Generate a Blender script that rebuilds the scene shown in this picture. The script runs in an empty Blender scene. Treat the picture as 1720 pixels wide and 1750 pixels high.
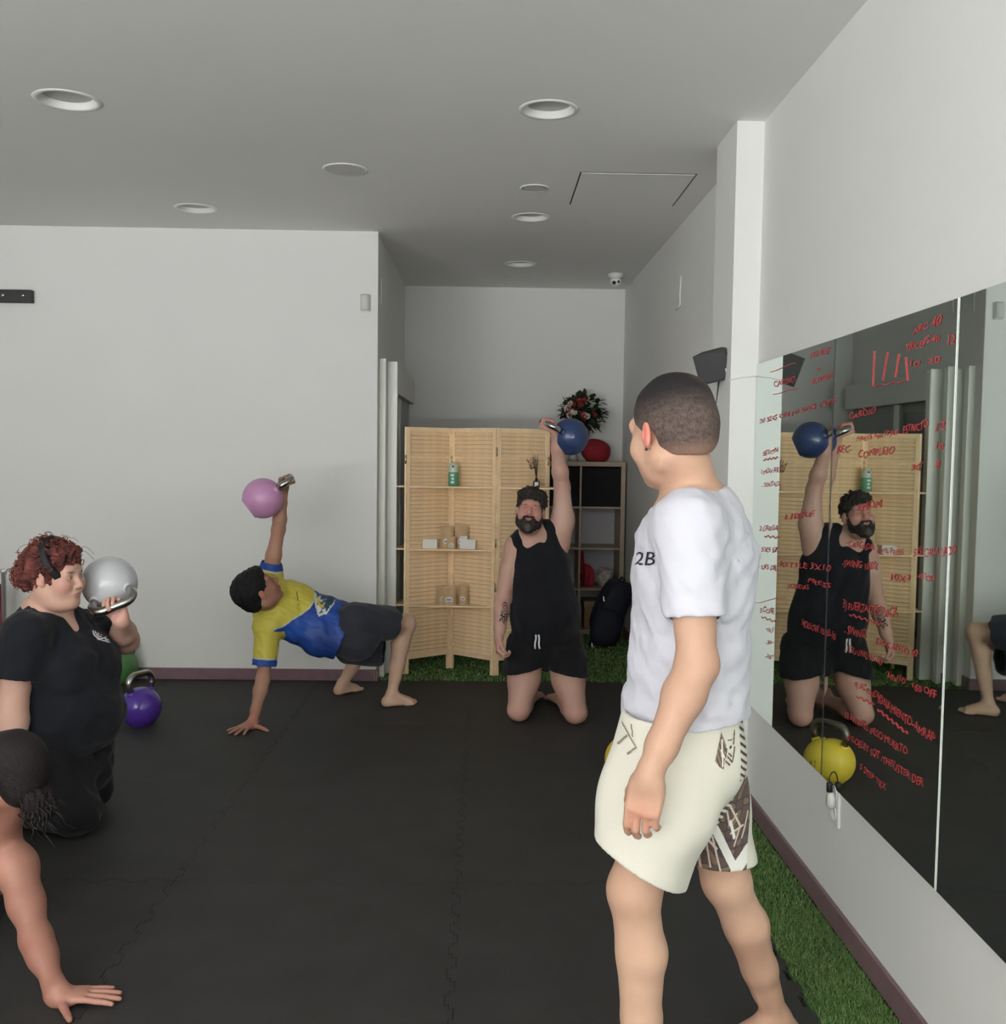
import bpy, bmesh, math, random
import numpy as np
from mathutils import Vector, Matrix
from mathutils.bvhtree import BVHTree
random.seed(7); rng = np.random.RandomState(7)
S = bpy.context.scene; C = S.collection
PI = math.pi

# ------------------------------------------------------------------ camera
CAMZ = 1.57; FPX = 1727.5; YAW = 0.0172; PITCH = 0.0606; ROLL = 0.0134
def cam_axes():
    f = Vector((math.sin(YAW), math.cos(YAW), 0)); r = Vector((math.cos(YAW), -math.sin(YAW), 0)); u = Vector((0, 0, 1))
    f2 = f*math.cos(PITCH) - u*math.sin(PITCH); u2 = u*math.cos(PITCH) + f*math.sin(PITCH)
    return r*math.cos(ROLL) + u2*math.sin(ROLL), u2*math.cos(ROLL) - r*math.sin(ROLL), f2
CR, CU, CF = cam_axes()
cd = bpy.data.cameras.new('camera'); cam = bpy.data.objects.new('camera', cd); C.objects.link(cam)
cd.sensor_fit = 'HORIZONTAL'; cd.sensor_width = 36; cd.lens = 36*FPX/1720; cd.clip_start = 0.05
m = Matrix((CR, CU, -CF)).transposed().to_4x4(); m.translation = (0, 0, CAMZ); cam.matrix_world = m
S.camera = cam
def ray(px, py): return CF + CR*((px-860)/FPX) + CU*((875-py)/FPX)
def at(px, py, Y):
    d = ray(px, py); return Vector((0, 0, CAMZ)) + d*(Y/d.y)
def atx(px, py, X):
    d = ray(px, py); return Vector((0, 0, CAMZ)) + d*(X/d.x)
def atz(px, py, Z):
    d = ray(px, py); return Vector((0, 0, CAMZ)) + d*((Z-CAMZ)/d.z)

# ------------------------------------------------------------------ world, light, exposure
S.view_settings.view_transform = 'Standard'; S.view_settings.look = 'None'
S.view_settings.gamma = 1; S.view_settings.use_curve_mapping = False
S.view_settings.exposure = -0.15
w = bpy.data.worlds.new('sky'); S.world = w; w.use_nodes = True
bg = w.node_tree.nodes['Background']; bg.inputs[0].default_value = (0.86, 0.93, 1.0, 1); bg.inputs[1].default_value = 0.5
FRONT = -7.5
def area(name, loc, rot, sx, sy, power, col):
    l = bpy.data.lights.new(name, 'AREA'); l.shape = 'RECTANGLE'; l.size = sx; l.size_y = sy; l.energy = power; l.color = col
    o = bpy.data.objects.new(name, l); C.objects.link(o); o.location = loc; o.rotation_euler = rot; return o
# daylight entering through the glazed shop front behind the camera
area('window_daylight', (-1.35, FRONT+0.12, 1.45), (PI/2, 0, 0), 4.4, 2.4, 34, (0.99, 0.99, 1.0))
# area light added at an unseen left side window, brightens the right wall
area('added_side_daylight', (-4.15, -4.0, 1.45), (PI/2, 0, -PI/2), 4.6, 2.2, 62, (0.97, 0.985, 1.0))
# uplights added inside both windows to brighten the ceiling, in place of pavement bounce
area('added_uplight', (-1.35, FRONT+0.14, .75), (math.radians(90+86), 0, 0), 4.4, 1.2, 1350, (0.99, 0.995, 1.0))
area('added_uplight_side', (-4.12, -4.0, .75), (math.radians(90+84), 0, -PI/2), 4.6, 1.2, 1000, (0.99, 0.995, 1.0))

# ------------------------------------------------------------------ materials
def lin(c): return tuple((x/255/12.92 if x/255 <= .04045 else ((x/255+.055)/1.055)**2.4) for x in c)
MATS = {}
def mat(name, col=(200, 200, 200), rough=.6, metal=0, spec=.5, noise=0, nscale=8, bump=0, bscale=60, attr=False, coat=0, emit=0, trans=0, sheen=0, ndist=0):
    if name in MATS: return MATS[name]
    M = bpy.data.materials.new(name); M.use_nodes = True; N = M.node_tree.nodes; L = M.node_tree.links; b = N['Principled BSDF']
    c = lin(col)+(1,)
    b.inputs['Base Color'].default_value = c; b.inputs['Roughness'].default_value = rough; b.inputs['Metallic'].default_value = metal
    b.inputs['Specular IOR Level'].default_value = spec
    if coat: b.inputs['Coat Weight'].default_value = coat; b.inputs['Coat Roughness'].default_value = .08
    if sheen: b.inputs['Sheen Weight'].default_value = sheen
    if trans: b.inputs['Transmission Weight'].default_value = trans
    tc = N.new('ShaderNodeTexCoord')
    src = None
    if attr:
        a = N.new('ShaderNodeAttribute'); a.attribute_name = 'Col'; src = a.outputs['Color']
    if noise:
        n = N.new('ShaderNodeTexNoise'); n.inputs['Scale'].default_value = nscale; n.inputs['Detail'].default_value = 6; n.inputs['Distortion'].default_value = ndist
        L.new(tc.outputs['Object'], n.inputs['Vector'])
        mr = N.new('ShaderNodeMapRange'); mr.inputs[1].default_value = .3; mr.inputs[2].default_value = .7; mr.inputs[3].default_value = 1-noise; mr.inputs[4].default_value = 1+noise
        L.new(n.outputs[0], mr.inputs[0])
        mx = N.new('ShaderNodeVectorMath'); mx.operation = 'MULTIPLY'
        if src: L.new(src, mx.inputs[0])
        else: mx.inputs[0].default_value = c[:3]
        L.new(mr.outputs[0], mx.inputs[1]); src = mx.outputs[0]
    if src: L.new(src, b.inputs['Base Color'])
    if bump:
        n2 = N.new('ShaderNodeTexNoise'); n2.inputs['Scale'].default_value = bscale; n2.inputs['Detail'].default_value = 4
        L.new(tc.outputs['Object'], n2.inputs['Vector'])
        bp = N.new('ShaderNodeBump'); bp.inputs['Strength'].default_value = bump; bp.inputs['Distance'].default_value = .01
        L.new(n2.outputs[0], bp.inputs['Height']); L.new(bp.outputs[0], b.inputs['Normal'])
    MATS[name] = M; return M
mat('wall_paint', (228, 228, 225), .75, noise=.012, nscale=1.5, bump=.05, bscale=140)
mat('ceiling_paint', (234, 234, 230), .85, noise=.012, nscale=1.2)
mat('mauve_tile', (124, 97, 105), .35, noise=.10, nscale=14)
mat('rubber', (52, 51, 50), .62, noise=.14, nscale=5, bump=.35, bscale=260, spec=.35)
mat('slab', (20, 20, 20), .9)
mat('turf_base', (54, 84, 42), .95, noise=.3, nscale=60)
mat('turf_blade', (74, 104, 52), .7, attr=True)
mat('mirror', (222, 232, 226), .015, metal=1)
mat('mirror_edge', (190, 205, 200), .2, metal=.7)
mat('marker', (214, 72, 76), .6)
mat('pine', (246, 216, 174), .5, noise=.09, nscale=9, ndist=1.5)
mat('steel', (176, 174, 168), .24, metal=1, noise=.06, nscale=30)
mat('steel_worn', (128, 124, 114), .32, metal=1, noise=.12, nscale=30)
mat('brass', (200, 188, 150), .3, metal=1)
mat('chrome', (214, 214, 214), .3, metal=.6)
mat('white_plastic', (226, 226, 222), .4)
mat('white_gloss', (222, 223, 214), .3)
mat('black_plastic', (26, 26, 27), .45)
mat('dark_grey', (52, 52, 53), .6)
mat('lamp_diffuser', (205, 205, 200), .6)
mat('lamp_rim', (236, 236, 232), .4)

# ------------------------------------------------------------------ mesh helpers
def prop(o, label=None, cat=None, group=None, kind=None):
    if label: o['label'] = label
    if cat: o['category'] = cat
    if group: o['group'] = group
    if kind: o['kind'] = kind
    return o
def empty(name, loc, label, cat, group=None, rot=None):
    o = bpy.data.objects.new(name, None); o.empty_display_size = .1; C.objects.link(o); o.location = loc
    if rot is not None: o.rotation_euler = rot
    return prop(o, label, cat, group)
def link(name, me, m, parent=None, smooth=False):
    """link mesh whose vertices are in world coordinates; recentre on parent if any"""
    if m is not None: me.materials.append(MATS[m] if isinstance(m, str) else m)
    if smooth: me.polygons.foreach_set('use_smooth', [True]*len(me.polygons))
    o = bpy.data.objects.new(name, me); C.objects.link(o)
    if parent is not None:
        o.parent = parent; o.matrix_parent_inverse = world_of(parent).inverted()
    return o
def world_of(o):
    mw = o.matrix_basis.copy()
    if o.parent: mw = world_of(o.parent) @ o.matrix_parent_inverse @ mw
    return mw
def bm_mesh(bm, name='mesh'):
    bmesh.ops.recalc_face_normals(bm, faces=bm.faces)
    me = bpy.data.meshes.new(name); bm.to_mesh(me); bm.free(); return me
def box(bm, lo, hi, bev=0, M=None):
    r = bmesh.ops.create_cube(bm, size=1)
    vs = r['verts']; lo = Vector(lo); hi = Vector(hi); c = (lo+hi)/2; d = hi-lo
    for v in vs: v.co = Vector((v.co.x*d.x, v.co.y*d.y, v.co.z*d.z)) + c
    if bev:
        es = list({e for v in vs for e in v.link_edges})
        r = bmesh.ops.bevel(bm, geom=es, offset=bev, segments=2, affect='EDGES', profile=.5)
        vs = list({v for f in r['faces'] for v in f.verts} | {v for v in vs if v.is_valid})
    if M is not None:
        for v in vs: v.co = M @ v.co
    return vs
def lathe(bm, prof, n=32, M=None):
    rings = []
    for (r, z) in prof:
        if r < 1e-6: rings.append([bm.verts.new((0, 0, z))])
        else: rings.append([bm.verts.new((r*math.cos(2*PI*i/n), r*math.sin(2*PI*i/n), z)) for i in range(n)])
    for a, b in zip(rings, rings[1:]):
        for i in range(n):
            j = (i+1) % n
            if len(a) == 1 and len(b) == 1: continue
            if len(a) == 1: bm.faces.new((a[0], b[i], b[j]))
            elif len(b) == 1: bm.faces.new((a[i], a[j], b[0]))
            else: bm.faces.new((a[i], a[j], b[j], b[i]))
    vs = [v for r in rings for v in r]
    if M is not None:
        for v in vs: v.co = M @ v.co
    return vs
def tube(bm, pts, r, n=10, M=None, caps=True):
    pts = [Vector(p) for p in pts]; rr = r if isinstance(r, (list, tuple)) else [r]*len(pts)
    t0 = (pts[1]-pts[0]).normalized(); a = t0.orthogonal().normalized(); rings = []
    for i, p in enumerate(pts):
        t = (pts[min(i+1, len(pts)-1)] - pts[max(i-1, 0)]).normalized()
        a = (a - t*a.dot(t)).normalized(); b = t.cross(a)
        rings.append([bm.verts.new(p + (a*math.cos(2*PI*k/n) + b*math.sin(2*PI*k/n))*rr[i]) for k in range(n)])
    for x, y in zip(rings, rings[1:]):
        for k in range(n): bm.faces.new((x[k], x[(k+1) % n], y[(k+1) % n], y[k]))
    if caps: bm.faces.new(rings[0][::-1]); bm.faces.new(rings[-1])
    if M is not None:
        for x in rings:
            for v in x: v.co = M @ v.co
def prism(bm, poly, z0, z1, M=None):
    a = [bm.verts.new((x, y, z0)) for x, y in poly]; b = [bm.verts.new((x, y, z1)) for x, y in poly]
    bm.faces.new(a[::-1]); bm.faces.new(b)
    n = len(poly)
    for i in range(n): bm.faces.new((a[i], a[(i+1) % n], b[(i+1) % n], b[i]))
    if M is not None:
        for v in a+b: v.co = M @ v.co
def thing_mesh(name, bm, m, label, cat, group=None, smooth=False, base=None):
    """one-mesh thing: origin placed at its base"""
    me = bm_mesh(bm, name)
    co = np.zeros(len(me.vertices)*3); me.vertices.foreach_get('co', co); co = co.reshape(-1, 3)
    b = Vector(base) if base is not None else Vector(((co[:, 0].min()+co[:, 0].max())/2, (co[:, 1].min()+co[:, 1].max())/2, co[:, 2].min()))
    me.transform(Matrix.Translation(-b)); o = link(name, me, m, None, smooth); o.location = b
    return prop(o, label, cat, group)
def structure(name, bm, m, label=None, parent=None):
    o = link(name, bm_mesh(bm, name), m, parent)
    if parent is None: o['kind'] = 'structure'
    if label: o['label'] = label
    return o
def part(name, bm, m, parent, smooth=False, label=None):
    o = link(name, bm_mesh(bm, name), m, parent, smooth)
    if label: o['label'] = label
    return o
# ================================================================== THE ROOM
XW = 1.184; ZC = 3.003; MB = .462; MT = 1.962; YB = 6.79; XC = -.732; YA = 8.995; XA = 1.207; YP = 4.435; XP = 1.065; YQ = 4.815
XL = -4.3; T = .12
b = bmesh.new(); box(b, (XL-T, FRONT-T, -.12), (XA+.25, YA+T, -.012)); floor = structure('floor', b, 'slab', 'floor slab under black rubber mats and turf')
LIGHTS = [(115, 171, 112, 'deep', 'large recessed ceiling lamp nearest the top left corner of the photo'),
    (938, 187, 102, 'deep', 'large recessed ceiling lamp with bright rim, nearest the mirror wall'),
    (590, 289, 77, 'flat', 'flush grey disc lamp in mid ceiling, without a bright rim'),
    (335, 356, 73, 'deep', 'recessed ceiling lamp close above the plain back wall'),
    (914, 321, 50, 'flat', 'smallest round ceiling fitting with white ring beside the hatch'),
    (908, 371, 67, 'deep', 'recessed ceiling lamp at the alcove mouth, behind the small ringed one'),
    (890, 451, 56, 'deep', 'farthest ceiling lamp, inside the alcove')]
def lamp_geo(px, py, wpx):
    p = atz(px, py, ZC); return p, wpx/2/FPX*(p-Vector((0, 0, CAMZ))).dot(CF)
b = bmesh.new(); es = []
def loop_edges(P):
    vs = [b.verts.new(p) for p in P]; return [b.edges.new((vs[i], vs[(i+1) % len(vs)])) for i in range(len(vs))]
es += loop_edges([(XL-T, FRONT-T, ZC), (XA+.25, FRONT-T, ZC), (XA+.25, YA+T, ZC), (XL-T, YA+T, ZC)])
for px, py, wp, st, lb in LIGHTS:
    if st == 'deep':
        p, r = lamp_geo(px, py, wp); es += loop_edges([(p.x+r*.84*math.cos(a*PI/20), p.y+r*.84*math.sin(a*PI/20), ZC) for a in range(40)])
bmesh.ops.triangle_fill(b, use_beauty=True, edges=es, normal=(0, 0, -1))
box(b, (XL-T, FRONT-T, ZC+.09), (XA+.25, YA+T, ZC+.14))
me = bpy.data.meshes.new('ceiling'); b.to_mesh(me); b.free(); ceiling = link('ceiling', me, 'ceiling_paint'); ceiling['kind'] = 'structure'; ceiling['label'] = 'flat off-white ceiling'
b = bmesh.new(); box(b, (XL-T, YB, -.012), (XC, YB+T, ZC)); structure('wall_back', b, 'wall_paint', 'plain white wall behind the get-up man')
b = bmesh.new(); box(b, (XC-T, YB+T, -.012), (XC, YA+T, ZC)); structure('wall_alcove_left', b, 'wall_paint')
b = bmesh.new(); box(b, (XC, YA, -.012), (XA+.2, YA+T, ZC)); structure('wall_alcove_back', b, 'wall_paint')
b = bmesh.new(); box(b, (XA, YQ, -.012), (XA+.2, YA, ZC)); structure('wall_alcove_right', b, 'wall_paint')
b = bmesh.new(); box(b, (XW, FRONT-T, -.012), (XW+.2, YP, ZC)); structure('wall_right', b, 'wall_paint')
b = bmesh.new(); box(b, (XP, YP, -.012), (XA+.2, YQ, ZC)); structure('wall_pillar', b, 'wall_paint', 'white pillar at the end of the mirror wall')
b = bmesh.new(); box(b, (XL-T, -1.6, -.012), (XL, YB, ZC)); box(b, (XL-T, FRONT-T, -.012), (XL, -6.4, ZC)); box(b, (XL-T, -6.4, 2.65), (XL, -1.6, ZC)); structure('wall_left', b, 'wall_paint')
b = bmesh.new()
for y in (-6.4, -4.8, -3.2, -1.65): box(b, (XL-.09, y, -.012), (XL-.03, y+.05, 2.65))
box(b, (XL-.09, -6.4, 2.6), (XL-.03, -1.6, 2.65)); box(b, (XL-.09, -6.4, -.012), (XL-.03, -1.6, .06)); structure('window_added', b, 'dark_grey')  # unseen side window, added along with its light for the right wall
# front wall with its glazed shop window behind the camera
b = bmesh.new()
box(b, (XL, FRONT-T, -.012), (-3.6, FRONT, ZC)); box(b, (.95, FRONT-T, -.012), (XW, FRONT, ZC)); box(b, (-3.6, FRONT-T, 2.75), (.95, FRONT, ZC))
structure('wall_front', b, 'wall_paint')
b = bmesh.new()
for x in (-3.6, -2.1, -.6, .9): box(b, (x, FRONT-.09, -.012), (x+.05, FRONT-.03, 2.75))
box(b, (-3.6, FRONT-.09, 2.7), (.95, FRONT-.03, 2.75)); box(b, (-3.6, FRONT-.09, -.012), (.95, FRONT-.03, .06))
structure('window_1', b, 'dark_grey')
# baseboards
b = bmesh.new()
box(b, (XL, YB-.012, 0), (XC, YB, .078), .003); structure('baseboard_back', b, 'mauve_tile')
b = bmesh.new(); box(b, (XC, YB-.012, 0), (XC+.012, 6.93, .078), .003); structure('baseboard_alcove', b, 'mauve_tile')
b = bmesh.new(); box(b, (XW-.014, FRONT, 0), (XW, YP-.014, .078), .003); structure('baseboard_right', b, 'mauve_tile')
b = bmesh.new(); box(b, (XP-.014, YP-.014, 0), (XW, YP, .078), .003); box(b, (XP-.014, YP, 0), (XP, YQ, .078), .003); structure('baseboard_pillar', b, 'mauve_tile')
b = bmesh.new(); box(b, (XA-.014, YQ, 0), (XA, 8.58, .078), .003); structure('baseboard_alcove_right', b, 'mauve_tile')
b = bmesh.new(); box(b, (XL, -1.6, 0), (XL+.012, YB, .078), .003); structure('baseboard_left', b, 'mauve_tile')

# rubber mats with interlocking edges
XS = [-4.18, -3.156, -2.133, -1.11, -.087, .936]; YS = [FRONT+.02]+[6.8-1.07*i for i in range(13, -1, -1)]
def teeth(L, rnd):
    n = int(round((L-.06)/.074)); p = (L-.06)/n; out = []
    for i in range(n):
        s = 1 if (i % 2 == 0) else -1
        a = .03+i*p; am = .013*s
        out += [(a+p*.16, 0), (a+p*.08, am), (a+p*.92, am), (a+p*.84, 0)]
    return out
vedge = {}; hedge = {}
for i in range(len(XS)):
    for j in range(len(YS)-1):
        L = YS[j+1]-YS[j]
        vedge[i, j] = [(XS[i]+(0 if i == 0 else d), YS[j]+a) for a, d in teeth(L, 0)]
for j in range(len(YS)):
    for i in range(len(XS)-1):
        L = XS[i+1]-XS[i]
        hedge[i, j] = [(XS[i]+a, YS[j]+(0 if j in (0, len(YS)-1) else d)) for a, d in teeth(L, 0)]
for i in range(len(XS)-1):
    for j in range(len(YS)-1):
        poly = [(XS[i], YS[j])]+hedge[i, j]+[(XS[i+1], YS[j])]+vedge[i+1, j]+[(XS[i+1], YS[j+1])]+hedge[i, j+1][::-1]+[(XS[i], YS[j+1])]+vedge[i, j][::-1]
        # inset by 1.2 mm
        P = np.array(poly); n = len(P); d1 = np.roll(P, -1, 0)-P; d1 /= np.linalg.norm(d1, axis=1)[:, None]+1e-9; nn = np.stack([-d1[:, 1], d1[:, 0]], 1)
        nv = nn+np.roll(nn, 1, 0); nv /= np.linalg.norm(nv, axis=1)[:, None]+1e-9; P = P+nv*.0020
        b = bmesh.new(); prism(b, [tuple(p) for p in P], -.012, random.uniform(-.0006, .0006))
        part('rubber_mat', b, 'rubber', floor)

# turf: base sheets and blades
def turf_area(lo, hi): return lo, hi
tb = bmesh.new()
box(tb, (.940, FRONT+.02, -.012), (XW-.014, YP-.014, -.006)); box(tb, (.940, YP-.014, -.012), (XP-.014, YQ, -.006)); box(tb, (.940, YQ, -.012), (XA-.014, 6.8, -.006))
box(tb, (XC, 6.8, -.012), (XA-.014, YA, -.006))
turf = thing_mesh('turf', tb, 'turf_base', 'green artificial grass strip along the mirror wall and alcove floor', 'turf', base=(1.05, 4, -.012))
turf['kind'] = 'stuff'
def blades(x0, y0, x1, y1, dens, hgt, wd):
    n = int((x1-x0)*(y1-y0)*dens); base = np.stack([rng.uniform(x0, x1, n), rng.uniform(y0, y1, n), np.full(n, -.006)], 1)
    a = rng.uniform(0, 2*PI, n); side = np.stack([np.cos(a), np.sin(a), 0*a], 1)*wd; lean = rng.normal(0, .006, (n, 3)); lean[:, 2] = hgt*rng.uniform(.6, 1.15, n)
    V = np.stack([base-side, base+side, base+side*.5+lean*.6, base-side*.5+lean*.6, base+lean*1.05], 1)
    col = np.array([lin((104, 140, 74)), lin((86, 120, 60)), lin((132, 158, 98)), lin((156, 162, 112))])[rng.choice(4, n, p=[.4, .35, .19, .06])]
    return V, col
def blade_mesh(sets):
    V = np.concatenate([s[0] for s in sets]); col = np.concatenate([s[1] for s in sets]); n = len(V)
    me = bpy.data.meshes.new('grass'); me.vertices.add(n*5); me.vertices.foreach_set('co', V.reshape(-1))
    k = (np.arange(n)*5)[:, None]; loops = (k+np.array([[0, 1, 2, 0, 2, 3, 3, 2, 4]])).reshape(-1); nf = n*3
    me.loops.add(nf*3); me.loops.foreach_set('vertex_index', loops.astype(np.int32)); me.polygons.add(nf)
    me.polygons.foreach_set('loop_start', (np.arange(nf)*3).astype(np.int32)); me.update(calc_edges=True)
    at_ = me.color_attributes.new('Col', 'FLOAT_COLOR', 'POINT'); c4 = np.ones((n*5, 4)); c4[:, :3] = np.repeat(col, 5, 0); at_.data.foreach_set('color', c4.reshape(-1)); return me
o = link('grass_blades', blade_mesh([blades(.945, 1.8, 1.168, 3.4, 60000, .016, .0012), blades(.945, 3.4, 1.168, 4.42, 30000, .016, .0018), blades(.945, 4.42, 1.05, 6.8, 9000, .016, .003),
    blades(-.72, 6.82, 1.19, 8.98, 5000, .018, .004)]), 'turf_blade', turf); o['kind'] = 'stuff'

# ceiling lamps
def ceil_light(px, py, wpx, style, label):
    p, r = lamp_geo(px, py, wpx)
    t = empty('ceiling_light', p, label, 'ceiling light')
    M = Matrix.Translation(p)
    b = bmesh.new()
    if style == 'deep':
        lathe(b, [(r, -.0003), (r*.99, -.003), (r*.88, -.005), (r*.845, -.003), (r*.82, .004), (r*.72, .024)], 48, M); part('rim', b, 'lamp_rim', t, True)
        b = bmesh.new(); lathe(b, [(0, .022), (r*.73, .022)], 48, M); part('diffuser', b, 'lamp_diffuser', t)
    else:
        lathe(b, [(r, -.0005), (r, -.003), (r*.95, -.006), (r*.88, -.005)], 40, M); part('rim', b, 'lamp_rim' if wpx < 60 else 'ceiling_paint', t, True)
        b = bmesh.new(); lathe(b, [(0, -.004), (r*(.80 if wpx < 60 else .95), -.004)], 40, M); part('diffuser', b, 'lamp_diffuser', t)
    return t
for a_ in LIGHTS: ceil_light(*a_)
# ceiling hatch
q = [atz(990, 295, ZC), atz(1192, 297, ZC), atz(1150, 350.5, ZC), atz(977, 350, ZC)]
x0 = (q[0].x+q[3].x)/2; x1 = (q[1].x+q[2].x)/2; y0 = (q[0].y+q[1].y)/2; y1 = (q[2].y+q[3].y)/2
t = empty('ceiling_hatch', ((x0+x1)/2, (y0+y1)/2, ZC), 'flush rectangular access hatch in the ceiling beside the pillar', 'hatch')
b = bmesh.new()
for lo, hi in (((x0-.004, y0-.004), (x0+.004, y1+.004)), ((x1-.004, y0-.004), (x1+.004, y1+.004)), ((x0, y0-.004), (x1, y0+.004)), ((x0, y1-.004), (x1, y1+.004))):
    box(b, (lo[0], lo[1], ZC-.0012), (hi[0], hi[1], ZC-.0002))
part('gap', b, 'dark_grey', t)
b = bmesh.new(); box(b, (x0+.004, y0+.004, ZC-.004), (x1-.004, y1-.004, ZC-.0002), .001); part('cover', b, 'ceiling_paint', t)

# dome camera on the alcove ceiling
p = atz(1053, 468, ZC); p = Vector((p.x, min(p.y, YA-.12), ZC))
t = empty('security_camera', p, 'white dome security camera in the alcove ceiling corner', 'camera')
b = bmesh.new(); lathe(b, [(0, 0), (.062, 0), (.062, -.012), (.052, -.03), (.05, -.036)], 28, Matrix.Translation(p)); part('base', b, 'white_plastic', t, True)
b = bmesh.new(); M = Matrix.Translation(p+Vector((0, -.004, -.058))) @ Matrix.Scale(.048, 4); bmesh.ops.create_uvsphere(b, u_segments=24, v_segments=16, radius=1, matrix=M); part('ball', b, 'white_plastic', t, True)
for dx, dz, r in ((-.017, -.014, .0155), (.015, -.006, .0125)):
    b = bmesh.new(); bmesh.ops.create_uvsphere(b, u_segments=16, v_segments=10, radius=r, matrix=Matrix.Translation(p+Vector((dx, -.040, -.062+dz)))); part('lens', b, 'black_plastic', t, True)
# motion sensor on the back wall
p = at(625, 518, YB)
t = empty('motion_sensor', (p.x, YB, p.z-.055), 'small white wall sensor near the corner of the plain back wall', 'sensor')
b = bmesh.new(); box(b, (p.x-.034, YB-.018, p.z-.058), (p.x+.034, YB, p.z+.058), .006); part('backplate', b, 'white_plastic', t, True)
b = bmesh.new(); M = Matrix.Translation((p.x, YB-.016, p.z-.05)) @ Matrix.Scale(.75, 4, (0, 1, 0)); lathe(b, [(0, 0), (.026, 0), (.031, .006), (.031, .072), (.029, .08), (.031, .086), (.031, .098), (.022, .106), (0, .106)], 24, M); part('lens_cover', b, 'lamp_diffuser', t, True)
# small cable remnants on the alcove walls
p = atx(652, 475, XC+.004); q = atx(652, 520, XC+.004)
b = bmesh.new(); tube(b, [(XC+.004, p.y, p.z), (XC+.005, p.y+.004, (p.z+q.z)/2), (XC+.004, p.y, q.z)], .005, 8)
thing_mesh('wall_cable', b, 'white_plastic', 'short white cable end on the left alcove wall above the door posts', 'cable', smooth=True)
p = atx(1164, 472, XA-.004)
b = bmesh.new(); tube(b, [(XA-.004, p.y, p.z), (XA-.006, p.y-.01, p.z-.06), (XA-.005, p.y+.01, p.z-.12), (XA-.006, p.y-.01, p.z-.18), (XA-.02, p.y+.05, p.z-.20)], .006, 8)
thing_mesh('wall_cable', b, 'white_plastic', 'thin white loose cable on the right alcove wall above the speaker', 'cable', smooth=True)

# black slotted wall bracket at the left frame edge
p = at(53, 495, YB-.05); q = at(53, 517, YB-.05)
t = empty('wall_bracket', (p.x-.3, YB, q.z), 'black metal bar bracket high on the back wall at left edge', 'bracket')
b = bmesh.new(); box(b, (p.x-.75, YB-.05, q.z), (p.x, YB-.001, p.z), .006); part('bar', b, 'dark_grey', t)
for i in range(5):
    b = bmesh.new(); M = Matrix.Translation((p.x-.055-.13*i, YB-.051, (p.z+q.z)/2+.004)) @ Matrix.Rotation(PI/2, 4, 'X'); lathe(b, [(0, .003), (.008, .003), (.011, 0), (.011, -.002)], 14, M); part('bolt', b, 'steel', t, True)
# chrome post with red padding at the left edge
p = at(6, 972, 6.55); 
t = empty('post', (p.x-.04, 6.55, 0), 'chrome upright post with red strip at the left edge against back wall', 'post')
b = bmesh.new(); lathe(b, [(0, 0), (.016, 0), (.016, p.z-.03), (.020, p.z-.028), (.022, p.z-.01), (.015, p.z), (0, p.z)], 20, Matrix.Translation((p.x, 6.55, 0))); part('tube', b, 'chrome', t, True)
mat('red_strip', (150, 40, 48), .5)
b = bmesh.new(); box(b, (p.x-.09, 6.54, .02), (p.x-.02, 6.56, p.z-.10), .004); part('strip', b, 'red_strip', t)
b = bmesh.new(); lathe(b, [(0, 0), (.10, 0), (.10, .012), (.03, .025), (0, .025)], 28, Matrix.Translation((p.x-.03, 6.55, 0))); part('foot_plate', b, 'dark_grey', t, True)

# sliding door set on the left alcove wall
mat('door_leaf', (150, 152, 150), .5); mat('door_glass', (60, 64, 62), .08, spec=.7)
t = prop(empty('door_1', (XC, 7.8, 0), 'sliding door with pale posts on left alcove wall', None), kind='structure')
if 'category' in t: del t['category']
zt = at(660, 616, 6.95).z
b = bmesh.new(); box(b, (XC, 6.90, 0), (XC+.045, 6.97, zt+.01), .003); part('frame_post', b, 'white_gloss', t)
b = bmesh.new(); box(b, (XC+.045, 7.02, 0), (XC+.113, 7.09, zt), .003); part('frame_post', b, 'white_gloss', t)
b = bmesh.new(); box(b, (XC, 7.02, 0), (XC+.045, 7.09, zt), .002); part('frame_post', b, 'white_gloss', t)
b = bmesh.new(); box(b, (XC, 7.09, zt-.21), (XC+.10, 8.85, zt-.005), .003); part('lintel', b, 'wall_paint', t)
b = bmesh.new(); box(b, (XC, 7.09, 0), (XC+.035, 7.72, zt-.21), .002); lf = part('door_leaf', b, 'door_leaf', t)
b = bmesh.new(); box(b, (XC+.035, 7.17, .25), (XC+.040, 7.66, zt-.28), .001); part('pane', b, 'door_glass', lf)
b = bmesh.new(); box(b, (XC, 7.70, 0), (XC+.06, 8.75, zt-.21), .002); lf = part('door_leaf', b, 'door_leaf', t)
b = bmesh.new(); box(b, (XC+.06, 7.70, 0), (XC+.075, 7.78, zt-.215), .002); part('stile', b, 'white_gloss', lf)
b = bmesh.new(); box(b, (XC+.06, 7.72, .95), (XC+.085, 7.74, 1.15), .003); part('door_handle', b, 'steel', lf)

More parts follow.
